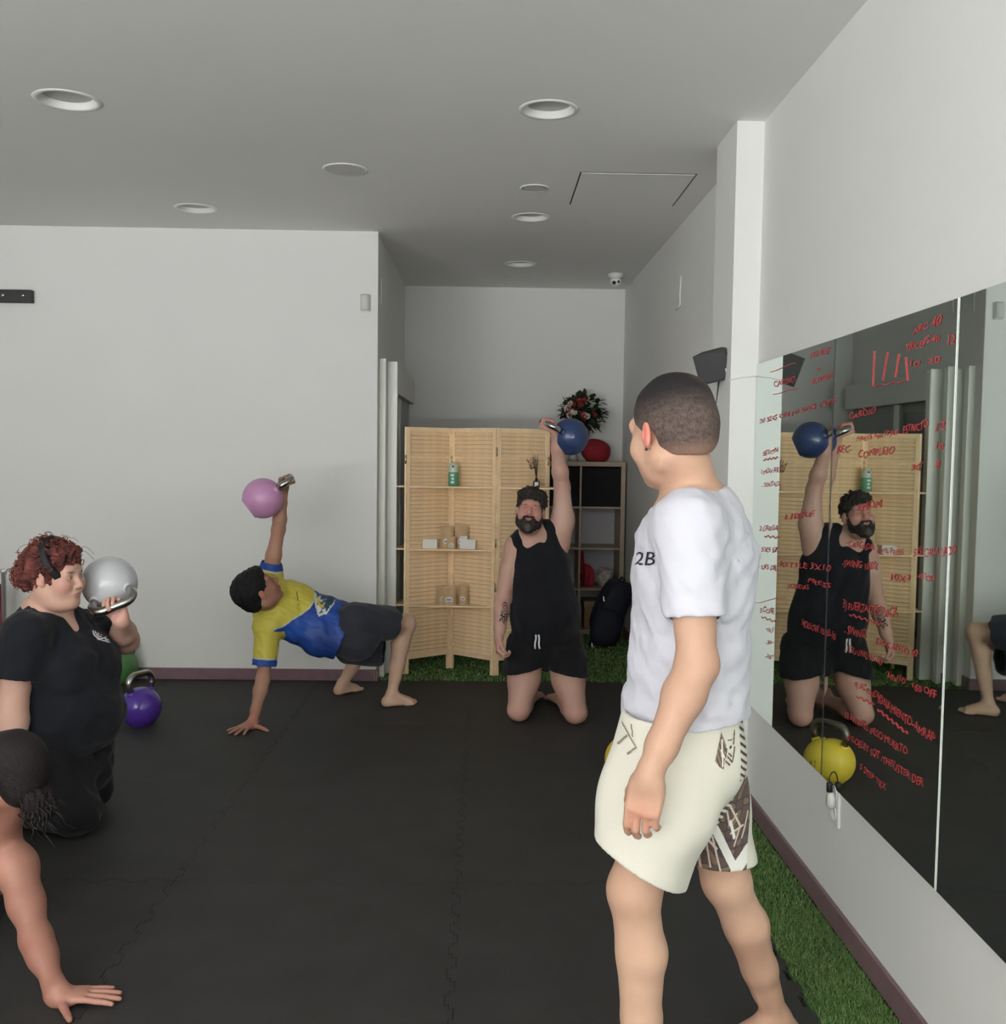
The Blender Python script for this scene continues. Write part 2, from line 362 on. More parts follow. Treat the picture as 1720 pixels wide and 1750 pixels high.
# ================================================================== MIRRORS on the right wall
seams = [YP-.002, 3.425, 2.505, 1.45, .40]
angs = [-.004, -.0130, -.0265, -.010]
fars = []; xx = XW-.0045
for k_ in range(4): fars.append(xx); xx -= (seams[k_]-seams[k_+1])*math.sin(-angs[k_])
def mirror_x(y):
    for k_ in range(4):
        if y >= seams[k_+1]: return fars[k_]-(seams[k_]-y)*math.sin(-angs[k_])
    return fars[3]
labels = ['farthest mirror panel, next to the pillar, covered in red writing', 'second mirror panel from the pillar, reflecting the kneeling man and covered in red writing', 'third mirror panel from the pillar, reflecting bare wall and bent knees', 'fourth mirror panel nearest the camera, mostly outside the frame']
MIRRORS = []
for k in range(4):
    ya, yb = seams[k]-.0002, seams[k+1]+.0002
    o = empty('mirror', (XW-.004, (ya+yb)/2, MB), labels[k], 'mirror')
    M = Matrix.Translation(((mirror_x(ya)+mirror_x(yb+.001))/2, (ya+yb)/2, 0)) @ Matrix.Rotation(angs[k], 4, 'Z')
    hw = (ya-yb)/2
    b = bmesh.new(); box(b, (0, -hw, MB), (.004, hw, MT)); part('glass_edge', b, 'dark_grey', o)
    b = bmesh.new(); vs = [b.verts.new(M @ Vector(c)) for c in ((-.0006, -hw, MB), (-.0006, hw, MB), (-.0006, hw, MT), (-.0006, -hw, MT))]; b.faces.new(vs)
    part('silvered_face', b, 'mirror', o)
    for ch in o.children: pass
    MIRRORS.append(o)
    e = [c for c in bpy.data.objects if c.parent == o and c.name.startswith('glass_edge')][0]
    e.data.transform(M)
# thin bright joint strips between panels
for k, lab in ((1, 'thin bright joint strip between first and second mirror panels'), (2, 'bright joint strip between second and third mirror panels'), (3, 'joint strip between the third and fourth mirror panels')):
    b = bmesh.new(); box(b, (mirror_x(seams[k])-.003, seams[k]-(.0017 if k == 2 else .0002), MB), (mirror_x(seams[k])-.0012, seams[k]+(.0017 if k == 2 else .0002), MT))
    thing_mesh('joint_strip', b, 'lamp_rim' if k > 1 else 'dark_grey', lab, 'strip')

# handwriting on the mirror, red marker
mirror_note = empty('handwriting', (XW-.008, 3.3, 1.2), 'red marker workout notes handwritten across the mirror', 'writing')
def text_mesh(s, size, shear=.15):
    cu = bpy.data.curves.new('txt', 'FONT'); cu.body = s; cu.size = size; cu.shear = shear; cu.resolution_u = 2; cu.offset = 0
    o = bpy.data.objects.new('txt', cu); C.objects.link(o)
    dg = bpy.context.evaluated_depsgraph_get(); dg.update(); me = bpy.data.meshes.new_from_object(o.evaluated_get(dg))
    bpy.data.objects.remove(o); return me
def wall_text(s, p0, p1, hpx=None, X=None, m='marker'):
    X = X or XW-.0115
    a = atx(p0[0], p0[1], X); c = atx(p1[0], p1[1], X)
    me = text_mesh(s, 1.0, .12); co = np.zeros(len(me.vertices)*3); me.vertices.foreach_get('co', co); co = co.reshape(-1, 3)
    L = (c-a).length; wd = co[:, 0].max()-co[:, 0].min(); sc = L/wd
    hh = sc*1.0
    if hpx:
        q = atx(p0[0], p0[1]-hpx, X); hh = (q.z-a.z)/.72
    d = (c-a).normalized()
    ph = rng.uniform(0, 6, 4)
    xs = (co[:, 0]-co[:, 0].min())*sc; zs = co[:, 1]*hh
    wob = .0025*np.sin(xs*60+ph[0])+.0016*np.sin(xs*130+ph[1]); zs = zs*(1+.12*np.sin(xs*45+ph[2]))+wob; xs = xs+.0015*np.sin(zs*190+xs*80+ph[3])
    P = np.array(a)[None]+np.array(d)[None]*xs[:, None]+np.array([0, 0, 1.])[None]*zs[:, None]; P[:, 0] = np.array([mirror_x(y_)-.0022 for y_ in P[:, 1]])
    me.vertices.foreach_set('co', P.reshape(-1)); me.update(); me.name = 'note_line'
    o = link('note_line', me, m, mirror_note); o['kind'] = 'stuff'; return o
def wave(p0, p1, n=6, amp=2.5):
    b = bmesh.new(); pts = []
    for i in range(n*4+1):
        t_ = i/(n*4); pts.append(atx(p0[0]+(p1[0]-p0[0])*t_, p0[1]+(p1[1]-p0[1])*t_+amp*math.sin(t_*n*2*PI), XW-.0115)); pts[-1].x = mirror_x(pts[-1].y)-.0022
    tube(b, pts, .0013, 5); part('underline', b, 'marker', mirror_note)
W = wall_text
W('100 REP', (1384, 613), (1418, 603), 10); W('+', (1395, 635), (1402, 633), 7); W('BURPEES', (1386, 657), (1424, 645), 9)
W('CARDIO', (1321, 662), (1358, 652), 10); wave((1315, 636), (1358, 620), 1, 1); wave((1320, 674), (1362, 664), 1, 1)
W('20 SEG ON', (1296, 724), (1348, 711), 8); W('10 SEG OFF', (1352, 710), (1430, 689), 8)
W('SESION', (1302, 779), (1328, 773), 8); wave((1303, 786), (1328, 782), 4, 2)
W('1.MOV ART', (1299, 811), (1334, 806), 8); W('- SENTAD', (1300, 833), (1330, 830), 8)
W('2.CARGA', (1296, 908), (1328, 906), 9); wave((1305, 916), (1330, 919), 3, 2)
W('- 5X5 IZ', (1294, 943), (1328, 944), 8); W('- 5X5 DE', (1294, 972), (1326, 975), 8)
wave((1283, 1030), (1340, 1022), 1, 2); W('3.CORE', (1297, 1046), (1322, 1049), 9); wave((1300, 1054), (1324, 1063), 3, 2)
W('-SU', (1307, 1078), (1320, 1081), 7); W('-30"', (1307, 1100), (1320, 1103), 7); W('-30"', (1306, 1124), (1320, 1127), 7)
W('ABC', (1565, 570), (1592, 562), 11); W('40', (1597, 560), (1616, 553), 15); W('TRICEPS-40', (1552, 602), (1612, 582), 12); W('12', (1627, 592), (1640, 587), 16)
W('10  20', (1560, 627), (1614, 618), 9)
for a_, c_ in (((1497, 600), (1494, 660)), ((1494, 660), (1556, 650)), ((1556, 650), (1552, 610)), ((1520, 602), (1512, 650)), ((1540, 605), (1534, 645))): wave(a_, c_, 3, 1.5)
W('CARDIO', (1452, 717), (1500, 706), 11)
W('PRESS MILITAR', (1465, 755), (1540, 742), 8); W('ESTRICTO', (1548, 741), (1592, 731), 13); W('12', (1606, 738), (1622, 733), 13); W('10', (1606, 768), (1620, 765), 11); W('8', (1606, 800), (1613, 799), 11)
W('REC.', (1430, 775), (1455, 772), 12); W('COMPLEJO', (1468, 783), (1532, 774), 12); W('LIBRE', (1340, 888), (1392, 882), 9); W('30"', (1562, 804), (1584, 799), 9); W('EMOM', (1468, 874), (1510, 866), 13)
W('- CARGADA', (1446, 933), (1496, 941), 11); W('CON PRESS', (1502, 946), (1548, 949), 10); W('5X5 CADA LADO', (1566, 951), (1642, 948), 14)
W('-SWING 100%', (1440, 967), (1502, 975), 12); W('10X3', (1526, 992), (1560, 994), 11); W('40"OFF', (1574, 990), (1606, 993), 10)
W('KETTLE 3X10', (1332, 968), (1420, 976), 9); W('PRESS', (1380, 995), (1420, 1006), 8); W('RONDAS', (1345, 1005), (1382, 1008), 8)
W('3) FUERZA/TECNICA', (1441, 1040), (1538, 1056), 14); wave((1453, 1050), (1512, 1068), 6, 2.5)
W('HOLLOW 10-10-10', (1370, 1070), (1428, 1094), 12); W('- SWING', (1444, 1082), (1482, 1092), 14); W('- TGU UNO SOLO', (1444, 1112), (1512, 1136), 11)
W('DESCANSO 60', (1500, 1100), (1574, 1124), 11); W('30s/10', (1520, 1158), (1552, 1170), 11); W('+60 OFF', (1563, 1177), (1608, 1194), 13)
W('4) ACONDIC', (1462, 1172), (1512, 1200), 11); W('IONAMIENTO-AMRAP', (1504, 1200), (1604, 1272), 15); wave((1466, 1190), (1496, 1204), 3, 2.5); wave((1503, 1212), (1556, 1254), 6, 3)
W('10 SWINGS /PESO MUERTO', (1446, 1226), (1556, 1292), 12); W('10 GOBLET SQT /THRUSTER DER', (1448, 1262), (1584, 1347), 12); W('5 STEP TRX', (1472, 1315), (1518, 1352), 11)

# power socket with plug under the mirror
X = XW; p = atx(1431, 1372, X)
t = empty('wall_socket', (X, p.y, p.z-.06), 'white double power socket on the wall under the mirror', 'socket')
b = bmesh.new(); box(b, (X-.010, p.y-.040, p.z-.075), (X, p.y+.040, p.z+.070), .003); part('faceplate', b, 'white_plastic', t)
for dz in (-.036, .034):
    b = bmesh.new(); M = Matrix.Translation((X-.010, p.y, p.z+dz)) @ Matrix.Rotation(-PI/2, 4, 'Y'); lathe(b, [(.024, 0), (.024, .002), (.020, .002), (.019, -.004+.0045), (0, .0005)], 24, M); part('outlet', b, 'lamp_rim', t, True)
t = empty('plug', (X-.03, p.y, p.z), 'white plug with black cable end, pushed in the socket under the mirror', 'plug')
b = bmesh.new(); M = Matrix.Translation((X-.0125, p.y, p.z+.008)) @ Matrix.Rotation(-PI/2, 4, 'Y') @ Matrix.Scale(1.5, 4, (1, 0, 0)); lathe(b, [(0, 0), (.019, 0), (.019, .012), (.014, .020), (0, .021)], 20, M); part('plug_body', b, 'white_plastic', t, True)
b = bmesh.new(); box(b, (X-.034, p.y-.004, p.z+.034), (X-.016, p.y+.014, p.z+.068), .004); part('cable_grip', b, 'black_plastic', t, True)
b = bmesh.new(); tube(b, [(X-.025, p.y+.006, p.z+.064), (X-.024, p.y+.012, p.z+.082), (X-.018, p.y+.010, p.z+.098), (X-.008, p.y+.006, p.z+.105)], .0022, 8); part('cable', b, 'black_plastic', t, True)

# wall speaker
a = at(1199, 605, 4.62); t = empty('wall_speaker', (XP-.07, 4.66, 1.93), 'black box speaker tilted on the pillar side, with trailing wire', 'speaker')
cs = at(1224, 624, 4.60); M = Matrix.Translation(cs) @ Matrix.Rotation(math.radians(-14), 4, 'Y') @ Matrix.Rotation(math.radians(-28), 4, 'Z') @ Matrix.Rotation(math.radians(8), 4, 'X')
b = bmesh.new()
prof = [(-.078, -.058), (.078, -.058), (.060, .052), (-.060, .052)]
prism(b, prof, -.068, .068, M); part('cabinet', b, 'dark_grey', t)
b = bmesh.new(); box(b, (-.072, -.064, -.062), (.072, -.057, .062), .003, M); part('grille', b, 'dark_grey', t)
b = bmesh.new(); box(b, (.052, -.0665, -.055), (.064, -.064, -.018), .001, M); part('badge', b, 'white_plastic', t)
b = bmesh.new(); tube(b, [M @ Vector((.03, .06, 0)), (XP-.015, 4.70, cs.z), (XP, 4.70, cs.z)], .011, 10); part('bracket', b, 'black_plastic', t, True)
b = bmesh.new(); pts = [at(x, y, Y) for x, y, Y in ((1229, 650, 4.64), (1225, 690, 4.7), (1219, 712, 4.75), (1219, 730, 4.78), (1226, 748, 4.79), (1217, 775, 4.79), (1213, 800, 4.79), (1220, 900, 4.79))]
tube(b, pts, .0035, 8); part('wire', b, 'black_plastic', t, True)
# pale cable run crossing the pillar to the mirror
b = bmesh.new(); p = at(1247, 649, YP-.004); q = at(1294, 643, YP-.004); tube(b, [p, ((p.x+q.x)/2, YP-.004, (p.z+q.z)/2+.004), q], .003, 6)
thing_mesh('pale_cable', b, 'white_plastic', 'pale thin cable run across the pillar face under the speaker', 'cable', smooth=True)
# ================================================================== FURNITURE: folding screen
pts = [Vector((-.570, 7.40)), Vector((-.555, 6.99)), Vector((-.245, 7.22)), Vector((.072, 6.98)), Vector((.44, 7.17)), Vector((.468, 7.56))]
scr = empty('folding_screen', (-.245, 7.1, 0), 'tall pine louvred folding screen with corner shelves, behind the kneeling man', 'screen')
Z0, Z1 = .105, 1.725; shelf_z = [1.308, .872, .478]
rails = [(.105, .135), (.470, .486), (.864, .880), (1.300, 1.316), (1.508, 1.524), (1.695, 1.725)]
slat_me = {}
for k in range(5):
    a, c = pts[k], pts[k+1]; d = c-a; L = d.length; ang = math.atan2(d.y, d.x)
    M = Matrix.Translation((a.x, a.y, 0)) @ Matrix.Rotation(ang, 4, 'Z')
    # local: x along panel, y thickness (front = -y)
    th = .009; g = .003; st = .028
    b = bmesh.new()
    for xa, xb in ((g, g+st), (L-g-st, L-g)):
        box(b, (xa, -th, 0.0), (xb, th, Z1), .0015, M)
    for (za, zb) in rails: box(b, (g+st, -th, za), (L-g-st, th, zb), 0, M)
    pn = part('panel', b, 'pine', scr)
    pn['label'] = None; del pn['label']
    key = round(L, 4)
    b = bmesh.new(); R = Matrix.Rotation(math.radians(-35), 4, 'X'); box(b, (g+st, -.0025, -.016), (L-g-st, .0025, .016), 0, R); me0 = bm_mesh(b, 'slat'); me0.materials.append(MATS['pine'])
    for (ra, rb) in zip(rails, rails[1:]):
        lo, hi = ra[1], rb[0]; n = int(round((hi-lo)/.0285)); p = (hi-lo)/n
        for i in range(n):
            o = bpy.data.objects.new('slat', me0); C.objects.link(o); o.parent = pn; o.matrix_parent_inverse = world_of(pn).inverted()
            o.matrix_basis = M @ Matrix.Translation((0, 0, lo+p*(i+.5)))
for k in (2, 4, 1, 3):   # hinge barrels on the folds
    if k in (2, 3, 4, 1):
        for z in ((1.50,) if k != 3 else (1.56, .93, .62)):
            b = bmesh.new(); f = -.012 if k in (1, 3) else -.012
            lathe(b, [(0, -.03), (.006, -.03), (.006, .03), (0, .03)], 12, Matrix.Translation((pts[k].x, pts[k].y+f, z))); part('hinge', b, 'brass', scr, True)
for z in shelf_z:
    b = bmesh.new(); q = [pts[1]+Vector((.02, -.005)), pts[3]+Vector((-.02, -.005)), pts[2]+Vector((.0, -.022))]
    prism(b, [(q[0].x, q[0].y), (q[1].x, q[1].y), (q[1].x-.02, q[1].y+.02), (q[2].x, q[2].y), (q[0].x+.02, q[0].y+.02)], z, z+.010); part('shelf', b, 'pine', scr)
    b = bmesh.new(); prism(b, [(.092, 6.975), (.485, 6.93), (.485, 7.12), (.43, 7.15)], z, z+.010); part('shelf', b, 'pine', scr)
    b = bmesh.new(); prism(b, [(-.66, 7.03), (-.566, 7.02), (-.575, 7.38)], z, z+.010); part('shelf', b, 'pine', scr)

SZ = [z+.0102 for z in shelf_z]
# spray/pump bottle on the upper shelf
mat('mint', (92, 160, 128), .4); mat('bottle_clear', (196, 206, 188), .35)
p = at(775, 831, 7.10); z = SZ[0]
t = empty('bottle', (p.x, 7.10, z), 'green and clear spray bottle on the top shelf of the screen', 'bottle')
M = Matrix.Translation((p.x, 7.10, z))
b = bmesh.new(); lathe(b, [(0, 0), (.034, 0), (.036, .004), (.036, .095), (.0355, .097)], 28, M); part('label_sleeve', b, 'mint', t, True)
b = bmesh.new(); lathe(b, [(.0355, .097), (.0355, .125), (.033, .145), (.022, .16), (.018, .165), (.0, .166)], 28, M); part('shoulder', b, 'bottle_clear', t, True)
b = bmesh.new()
for dz, w_ in ((.02, .016), (.045, .012), (.07, .018), (.115, .012)): box(b, (-w_, -.0375, dz), (w_*.4, -.034, dz+.014), .001, M)
part('print', b, 'white_plastic', t)
b = bmesh.new(); box(b, (-.008, -.037, .128), (.004, -.033, .142), .001, M); part('print', b, 'black_plastic', t)
# kraft pouches and cards
mat('kraft', (198, 168, 128), .8, noise=.06, nscale=30); mat('paper', (228, 226, 220), .7); mat('print_black', (22, 22, 24), .6); mat('clear_window', (170, 140, 96), .25)
def pouch(px, py, Y, z, w_, h_, label, group, yaw=0):
    p = at(px, py, Y); M = Matrix.Translation((p.x, Y, z)) @ Matrix.Rotation(yaw, 4, 'Z')
    t = empty('pouch', (p.x, Y, z), label, 'pouch', group)
    b = bmesh.new(); n = 10; 
    ring = []
    for k in range(n+1):
        s = k/n; th = .026*(1-s)**.6+.0015; zz = h_*s; ww = w_/2*(1-.05*math.sin(PI*s))
        ring.append([b.verts.new(M @ Vector(v)) for v in ((-ww, -th*.25, zz), (-ww*.6, -th, zz), (0, -th*1.12, zz), (ww*.6, -th, zz), (ww, -th*.25, zz), (ww, th*.25, zz), (0, th, zz), (-ww, th*.25, zz))])
    for x, y in zip(ring, ring[1:]):
        for i in range(8): b.faces.new((x[i], x[(i+1) % 8], y[(i+1) % 8], y[i]))
    b.faces.new(ring[0][::-1]); b.faces.new(ring[-1]); part('bag', b, 'kraft', t, False)
    b = bmesh.new(); Md = M @ Matrix.Translation((0, -.0262, h_*.30)) @ Matrix.Rotation(PI/2+.13, 4, 'X') @ Matrix.Scale(.85, 4, (0, 1, 0)); lathe(b, [(0, .002), (w_*.27, .002), (w_*.29, 0), (w_*.29, -.002)], 22, Md); part('sticker', b, 'paper', t)
    b = bmesh.new()
    for i in range(4): box(b, (-w_*.17+i*w_*.09, -w_*.06, .0022), (-w_*.17+i*w_*.09+w_*.055, w_*.06, .0034), 0, Md)
    part('print', b, 'print_black', t)
    return t
z = SZ[1]; g = 'kraft pouches on the screen shelves'
pouch(764, 938, 7.10, z, .092, .155, 'left tall kraft pouch on the middle shelf of the screen', g)
pouch(789, 938, 7.10, z, .098, .158, 'right tall kraft pouch on the middle shelf of the screen', g)
pouch(771.5, 940, 7.03, z, .062, .085, 'small pouch in front between the tall pouches, middle shelf', g)
z = SZ[2]
pouch(756, 1036, 7.09, z, .075, .120, 'kraft pouch standing half behind on the left of the lower shelf', g, .3)
pouch(768, 1037, 7.02, z, .095, .135, 'widest kraft pouch at the front of the lower screen shelf', g)
pouch(792, 1036, 7.07, z, .068, .140, 'narrow kraft pouch on the right of the lower screen shelf', g, -.15)
def card(px, w_, h_, Y, label, yaw):
    p = at(px, 938, Y); t = Matrix.Translation((p.x, Y, SZ[1])) @ Matrix.Rotation(yaw, 4, 'Z')
    b = bmesh.new(); M1 = t @ Matrix.Rotation(math.radians(-14), 4, 'X'); M2 = t @ Matrix.Translation((0, .035, 0)) @ Matrix.Rotation(math.radians(14), 4, 'X')
    box(b, (-w_/2, -.0007, 0), (w_/2, .0007, h_), 0, M1)
    box(b, (-w_/2, -.0007, 0), (w_/2, .0007, h_), 0, M2)
    thing_mesh('tent_card', b, 'paper', label, 'card', 'white cards on the middle screen shelf')
card(735, .100, .064, 7.035, 'white folded card at left of the pouches on the middle shelf', .12)
card(792, .052, .090, 7.03, 'upright white card leaning in front of the right pouch', -.05)
card(803, .080, .066, 7.02, 'white folded card at right end of the middle shelf', -.1)

# reed diffuser
mat('reed', (40, 30, 26), .8)
p = at(917, 832, 7.02); M = Matrix.Translation((p.x, 7.02, SZ[0]))
t = empty('reed_diffuser', (p.x, 7.02, SZ[0]), 'black bottle reed diffuser with dark reeds on the right screen shelf', 'diffuser')
b = bmesh.new(); box(b, (-.022, -.022, 0), (.022, .022, .045), .006, M); lathe(b, [(.014, .044), (.010, .050), (.009, .066), (0, .067)], 16, M); part('bottle', b, 'black_plastic', t, True)
b = bmesh.new(); box(b, (-.014, -.0235, .008), (.014, -.0222, .038), 0, M); part('label_tag', b, 'paper', t)
for i in range(9):
    a = -.55+i*.11; b = bmesh.new(); L_ = .16+.02*math.sin(i*2.1); dx = math.sin(a)*.055-.005; tube(b, [M @ Vector((0, 0, .05)), M @ Vector((dx*.5, (i % 3-1)*.012, .05+L_*.55)), M @ Vector((dx, (i % 3-1)*.02, .05+L_))], .0014, 5); part('reed', b, 'reed', t)
b = bmesh.new()
for i in range(60):
    a = random.uniform(-1.0, -.1); r0 = random.uniform(.06, .12); q = Vector((math.sin(a)*r0*.7, random.uniform(-.015, .015), .05+r0*1.2)); tube(b, [M @ q, M @ (q+Vector((random.uniform(-.02, .005), 0, random.uniform(.005, .02))))], .0012, 4)
o = part('dried_sprig', b, 'reed', t); o['kind'] = 'stuff'

# leaf helper
def leaf(b, base, d, L, w_, bend=.3, up=Vector((0, 0, 1))):
    d = Vector(d).normalized(); s = d.cross(up); s = s.normalized() if s.length > .01 else Vector((1, 0, 0)); n = s.cross(d)
    prev = None; N_ = 5
    for i in range(N_+1):
        t_ = i/N_; c = base+d*L*t_-Vector((0, 0, bend*L*t_*t_)); ww = w_*math.sin(PI*min(1, t_*.92+.06))**.8
        row = [b.verts.new(c-s*ww), b.verts.new(c+n*ww*-.25), b.verts.new(c+s*ww)]
        if prev:
            b.faces.new((prev[0], prev[1], row[1], row[0])); b.faces.new((prev[1], prev[2], row[2], row[1]))
        prev = row
# potted plant on the middle shelf right (partly behind the kneeling man's arm)
mat('lime_leaf', (120, 150, 48), .5, noise=.2, nscale=20); mat('lime_pot', (176, 182, 74), .5); mat('terracotta', (150, 96, 70), .8)
p = Vector((.425, 6.99, SZ[1])); t = empty('potted_plant', p, 'lime-green potted plant on the screen shelf behind the raised arm', 'plant')
M = Matrix.Translation(p)
b = bmesh.new(); lathe(b, [(0, 0), (.032, 0), (.042, .10), (.045, .10), (.045, .112), (.038, .112), (.036, .1), (0, .1)], 24, M); part('pot', b, 'lime_pot', t, True)
for i in range(16):
    b = bmesh.new(); a = i*2.4; leaf(b, p+Vector((0, 0, .11)), (math.cos(a)*.5, math.sin(a)*.5, .75), .13+.03*math.sin(i), .017, .25); part('leaf', b, 'lime_leaf', t, True)

# ================================================================== cube shelving
mat('oak_laminate', (176, 158, 138), .5, noise=.05, nscale=12); mat('shelf_white', (200, 198, 204), .7)
SX0, SX1, SY0, SY1, SH = .425, 1.190, 8.60, 8.985, 1.485
sh = empty('cube_shelf', ((SX0+SX1)/2, 8.79, 0), 'pale oak cube shelving unit against the alcove back wall', 'shelf')
b = bmesh.new(); box(b, (SX0, SY0, 0), (SX0+.038, SY1, SH), .002); part('side_panel', b, 'oak_laminate', sh)
b = bmesh.new(); box(b, (SX1-.038, SY0, 0), (SX1, SY1, SH), .002); part('side_panel', b, 'oak_laminate', sh)
b = bmesh.new(); box(b, (SX0+.0385, SY0, SH-.038), (SX1-.0385, SY1, SH), .002); part('top_board', b, 'oak_laminate', sh)
b = bmesh.new(); box(b, (SX0+.0385, SY0, 0), (SX1-.0385, SY1, .038), .002); part('bottom_board', b, 'oak_laminate', sh)
xm = (SX0+SX1)/2; zs = [.038+i*(SH-.076)/4 for i in range(5)]
b = bmesh.new(); box(b, (xm-.008, SY0, .0385), (xm+.008, SY1, SH-.0385), .001); part('divider', b, 'oak_laminate', sh)
for i in (1, 2, 3):
    for xa, xb in ((SX0+.0385, xm-.0085), (xm+.0085, SX1-.0385)):
        b = bmesh.new(); box(b, (xa, SY0, zs[i]-.008), (xb, SY1, zs[i]+.008), .001); part('shelf_board', b, 'oak_laminate', sh)
b = bmesh.new(); box(b, (SX0+.04, SY1-.006, .04), (SX1-.04, SY1-.001, SH-.04)); part('back_board', b, 'shelf_white', sh)
mat('black_felt', (24, 24, 28), .95)
for xa, xb, lab in ((SX0+.043, xm-.013, 'black storage cube in the top left compartment'), (xm+.013, SX1-.043, 'black storage cube in the top right compartment')):
    t = empty('storage_box', ((xa+xb)/2, 8.78, zs[3]+.0085), lab, 'box', 'black storage cubes in the shelf unit')
    b = bmesh.new(); z0 = zs[3]+.0085; z1 = zs[4]-.014
    box(b, (xa, SY0+.008, z0), (xb, SY0+.020, z1), .002); box(b, (xa, SY1-.03, z0), (xb, SY1-.018, z1)); box(b, (xa, SY0+.02, z0), (xa+.008, SY1-.03, z1)); box(b, (xb-.008, SY0+.02, z0), (xb, SY1-.03, z1)); box(b, (xa, SY0+.02, z0), (xb, SY1-.03, z0+.008))
    part('felt_body', b, 'black_felt', t)
    b = bmesh.new(); xm_ = (xa+xb)/2; tube(b, [(xm_-.03, SY0+.007, z1-.09), (xm_-.025, SY0+.001, z1-.095), (xm_+.025, SY0+.001, z1-.095), (xm_+.03, SY0+.007, z1-.09)], .004, 6); part('handle', b, 'black_felt', t)
# soft lumpy bag builder
def blob(name, c, r, m, label, cat, seed=0, amp=.12, flat=True, freq=3, group=None, exp=None):
    b = bmesh.new(); bmesh.ops.create_icosphere(b, subdivisions=4, radius=1); rs = np.random.RandomState(seed); K = rs.normal(0, freq, (7, 3)); ph = rs.uniform(0, 6, 7)
    for v in b.verts:
        p = v.co.copy(); s = 1+amp*sum(math.sin(K[i] @ np.array(p)+ph[i]) for i in range(7))/3
        p = p*s
        if exp: p = Vector([math.copysign(abs(x)**exp, x) for x in p])
        q = Vector((p.x*r[0], p.y*r[1], p.z*r[2]))
        if flat and q.z < -r[2]*.82: q.z = -r[2]*.82
        v.co = q+Vector(c)+Vector((0, 0, r[2]*.82))
    return thing_mesh(name, b, m, label, cat, group, smooth=True, base=c)
mat('red_fabric', (150, 30, 40), .8, noise=.12, nscale=20); mat('pattern_cloth', (190, 184, 178), .8, noise=.35, nscale=30)
mat('red_cloth_print', (176, 48, 62), .8, noise=.3, nscale=26)
z = zs[1]+.0085
blob('tote_bag', (xm+.085, 8.76, z), (.055, .10, .10), 'red_cloth_print', 'crumpled red bag in the third right compartment', 'bag', 3, .2)
blob('tote_bag', (xm+.235, 8.76, z), (.075, .10, .085), 'pattern_cloth', 'pale patterned cloth bag beside the red bag in the shelf', 'bag', 5, .25)
b = bmesh.new(); tube(b, [(xm+.035, 8.70, z+.12), (xm+.028, 8.68, z+.24), (xm+.03, 8.68, z+.315)], [.03, .02, .012], 8)
thing_mesh('cloth_strap', b, 'red_fabric', 'dark red strap standing up from the red bag along the shelf divider', 'strap', smooth=True)
mat('cardboard', (168, 142, 108), .85, noise=.06, nscale=20)
t = empty('carton', (xm+.19, 8.75, zs[0]), 'plain cardboard carton in the bottom right compartment', 'box')
b = bmesh.new(); box(b, (xm+.055, 8.64, zs[0]+.001), (SX1-.045, 8.9, zs[0]+.235), .004); part('carton_body', b, 'cardboard', t)
b = bmesh.new(); box(b, (xm+.05, 8.635, zs[0]+.19), (SX1-.042, 8.905, zs[0]+.245), .003); part('carton_lid', b, 'cardboard', t)
# things on top of the shelf
blob('cushion', (.945, 8.74, SH+.001), (.135, .10, .105), 'red_fabric', 'dark red soft cushion lying on top of the shelf unit', 'cushion', 9, .1)
blob('gift_bag', (.57, 8.78, SH+.001), (.07, .06, .13), 'red_fabric', 'narrow dark red bag at the left end on top of the shelf', 'bag', 12, .1)
mat('flower_white', (224, 214, 204), .7); mat('flower_red', (150, 44, 46), .7); mat('dark_leaf', (46, 58, 34), .6, noise=.3, nscale=15); mat('vase_glass', (190, 196, 196), .2, spec=.6)
p = Vector((.76, 8.86, SH+.001)); t = empty('bouquet', p, 'round bunch of red and white flowers with dark leaves on the shelf', 'flowers')
b = bmesh.new(); lathe(b, [(0, 0), (.042, 0), (.038, .05), (.025, .11), (.034, .17), (.030, .17), (.02, .11), (0, .10)], 24, Matrix.Translation(p)); part('vase', b, 'vase_glass', t, True)
cen = at(996, 706, 8.8); R_ = .205
b = bmesh.new()
for i in range(22):
    a = i*2.399; ee = Vector((math.cos(a)*.12, math.sin(a)*.08, .0)); tube(b, [p+Vector((0, 0, .12)), cen+ee+Vector((0, 0, random.uniform(-.1, .05)))], .0025, 5)
o = part('stems', b, 'dark_leaf', t); 
for i in range(280):
    v = Vector(rng.normal(0, 1, 3)).normalized(); r_ = R_*random.uniform(.35, .95); q = cen+Vector((v.x*r_*1.0, v.y*r_*.7, v.z*r_*.85))
    b = bmesh.new(); leaf(b, q, v+Vector(rng.normal(0, .5, 3)), random.uniform(.05, .09), random.uniform(.020, .030), .2); part('leaf', b, 'dark_leaf', t, True)
def flower(c, n, r, m):
    b = bmesh.new()
    for ring, (cnt, ln, el) in enumerate(((7, 1, .25), (6, .75, .7), (4, .5, 1.3))):
        for i in range(cnt):
            a = i*2*PI/cnt+ring*.4; e1 = n.orthogonal().normalized(); e2 = n.cross(e1); d = (e1*math.cos(a)+e2*math.sin(a))+n*el; leaf(b, c, d, r*ln, r*.42, 0, up=n)
    part('flower', b, m, t, True)
for i in range(26):
    v = Vector((random.uniform(-1, .45), -random.uniform(.3, 1), random.uniform(-.3, 1))).normalized(); q = cen+Vector((v.x*R_*.85, v.y*R_*.62, v.z*R_*.8)); flower(q, v, random.uniform(.022, .036), 'flower_white' if i % 2 else 'flower_red')

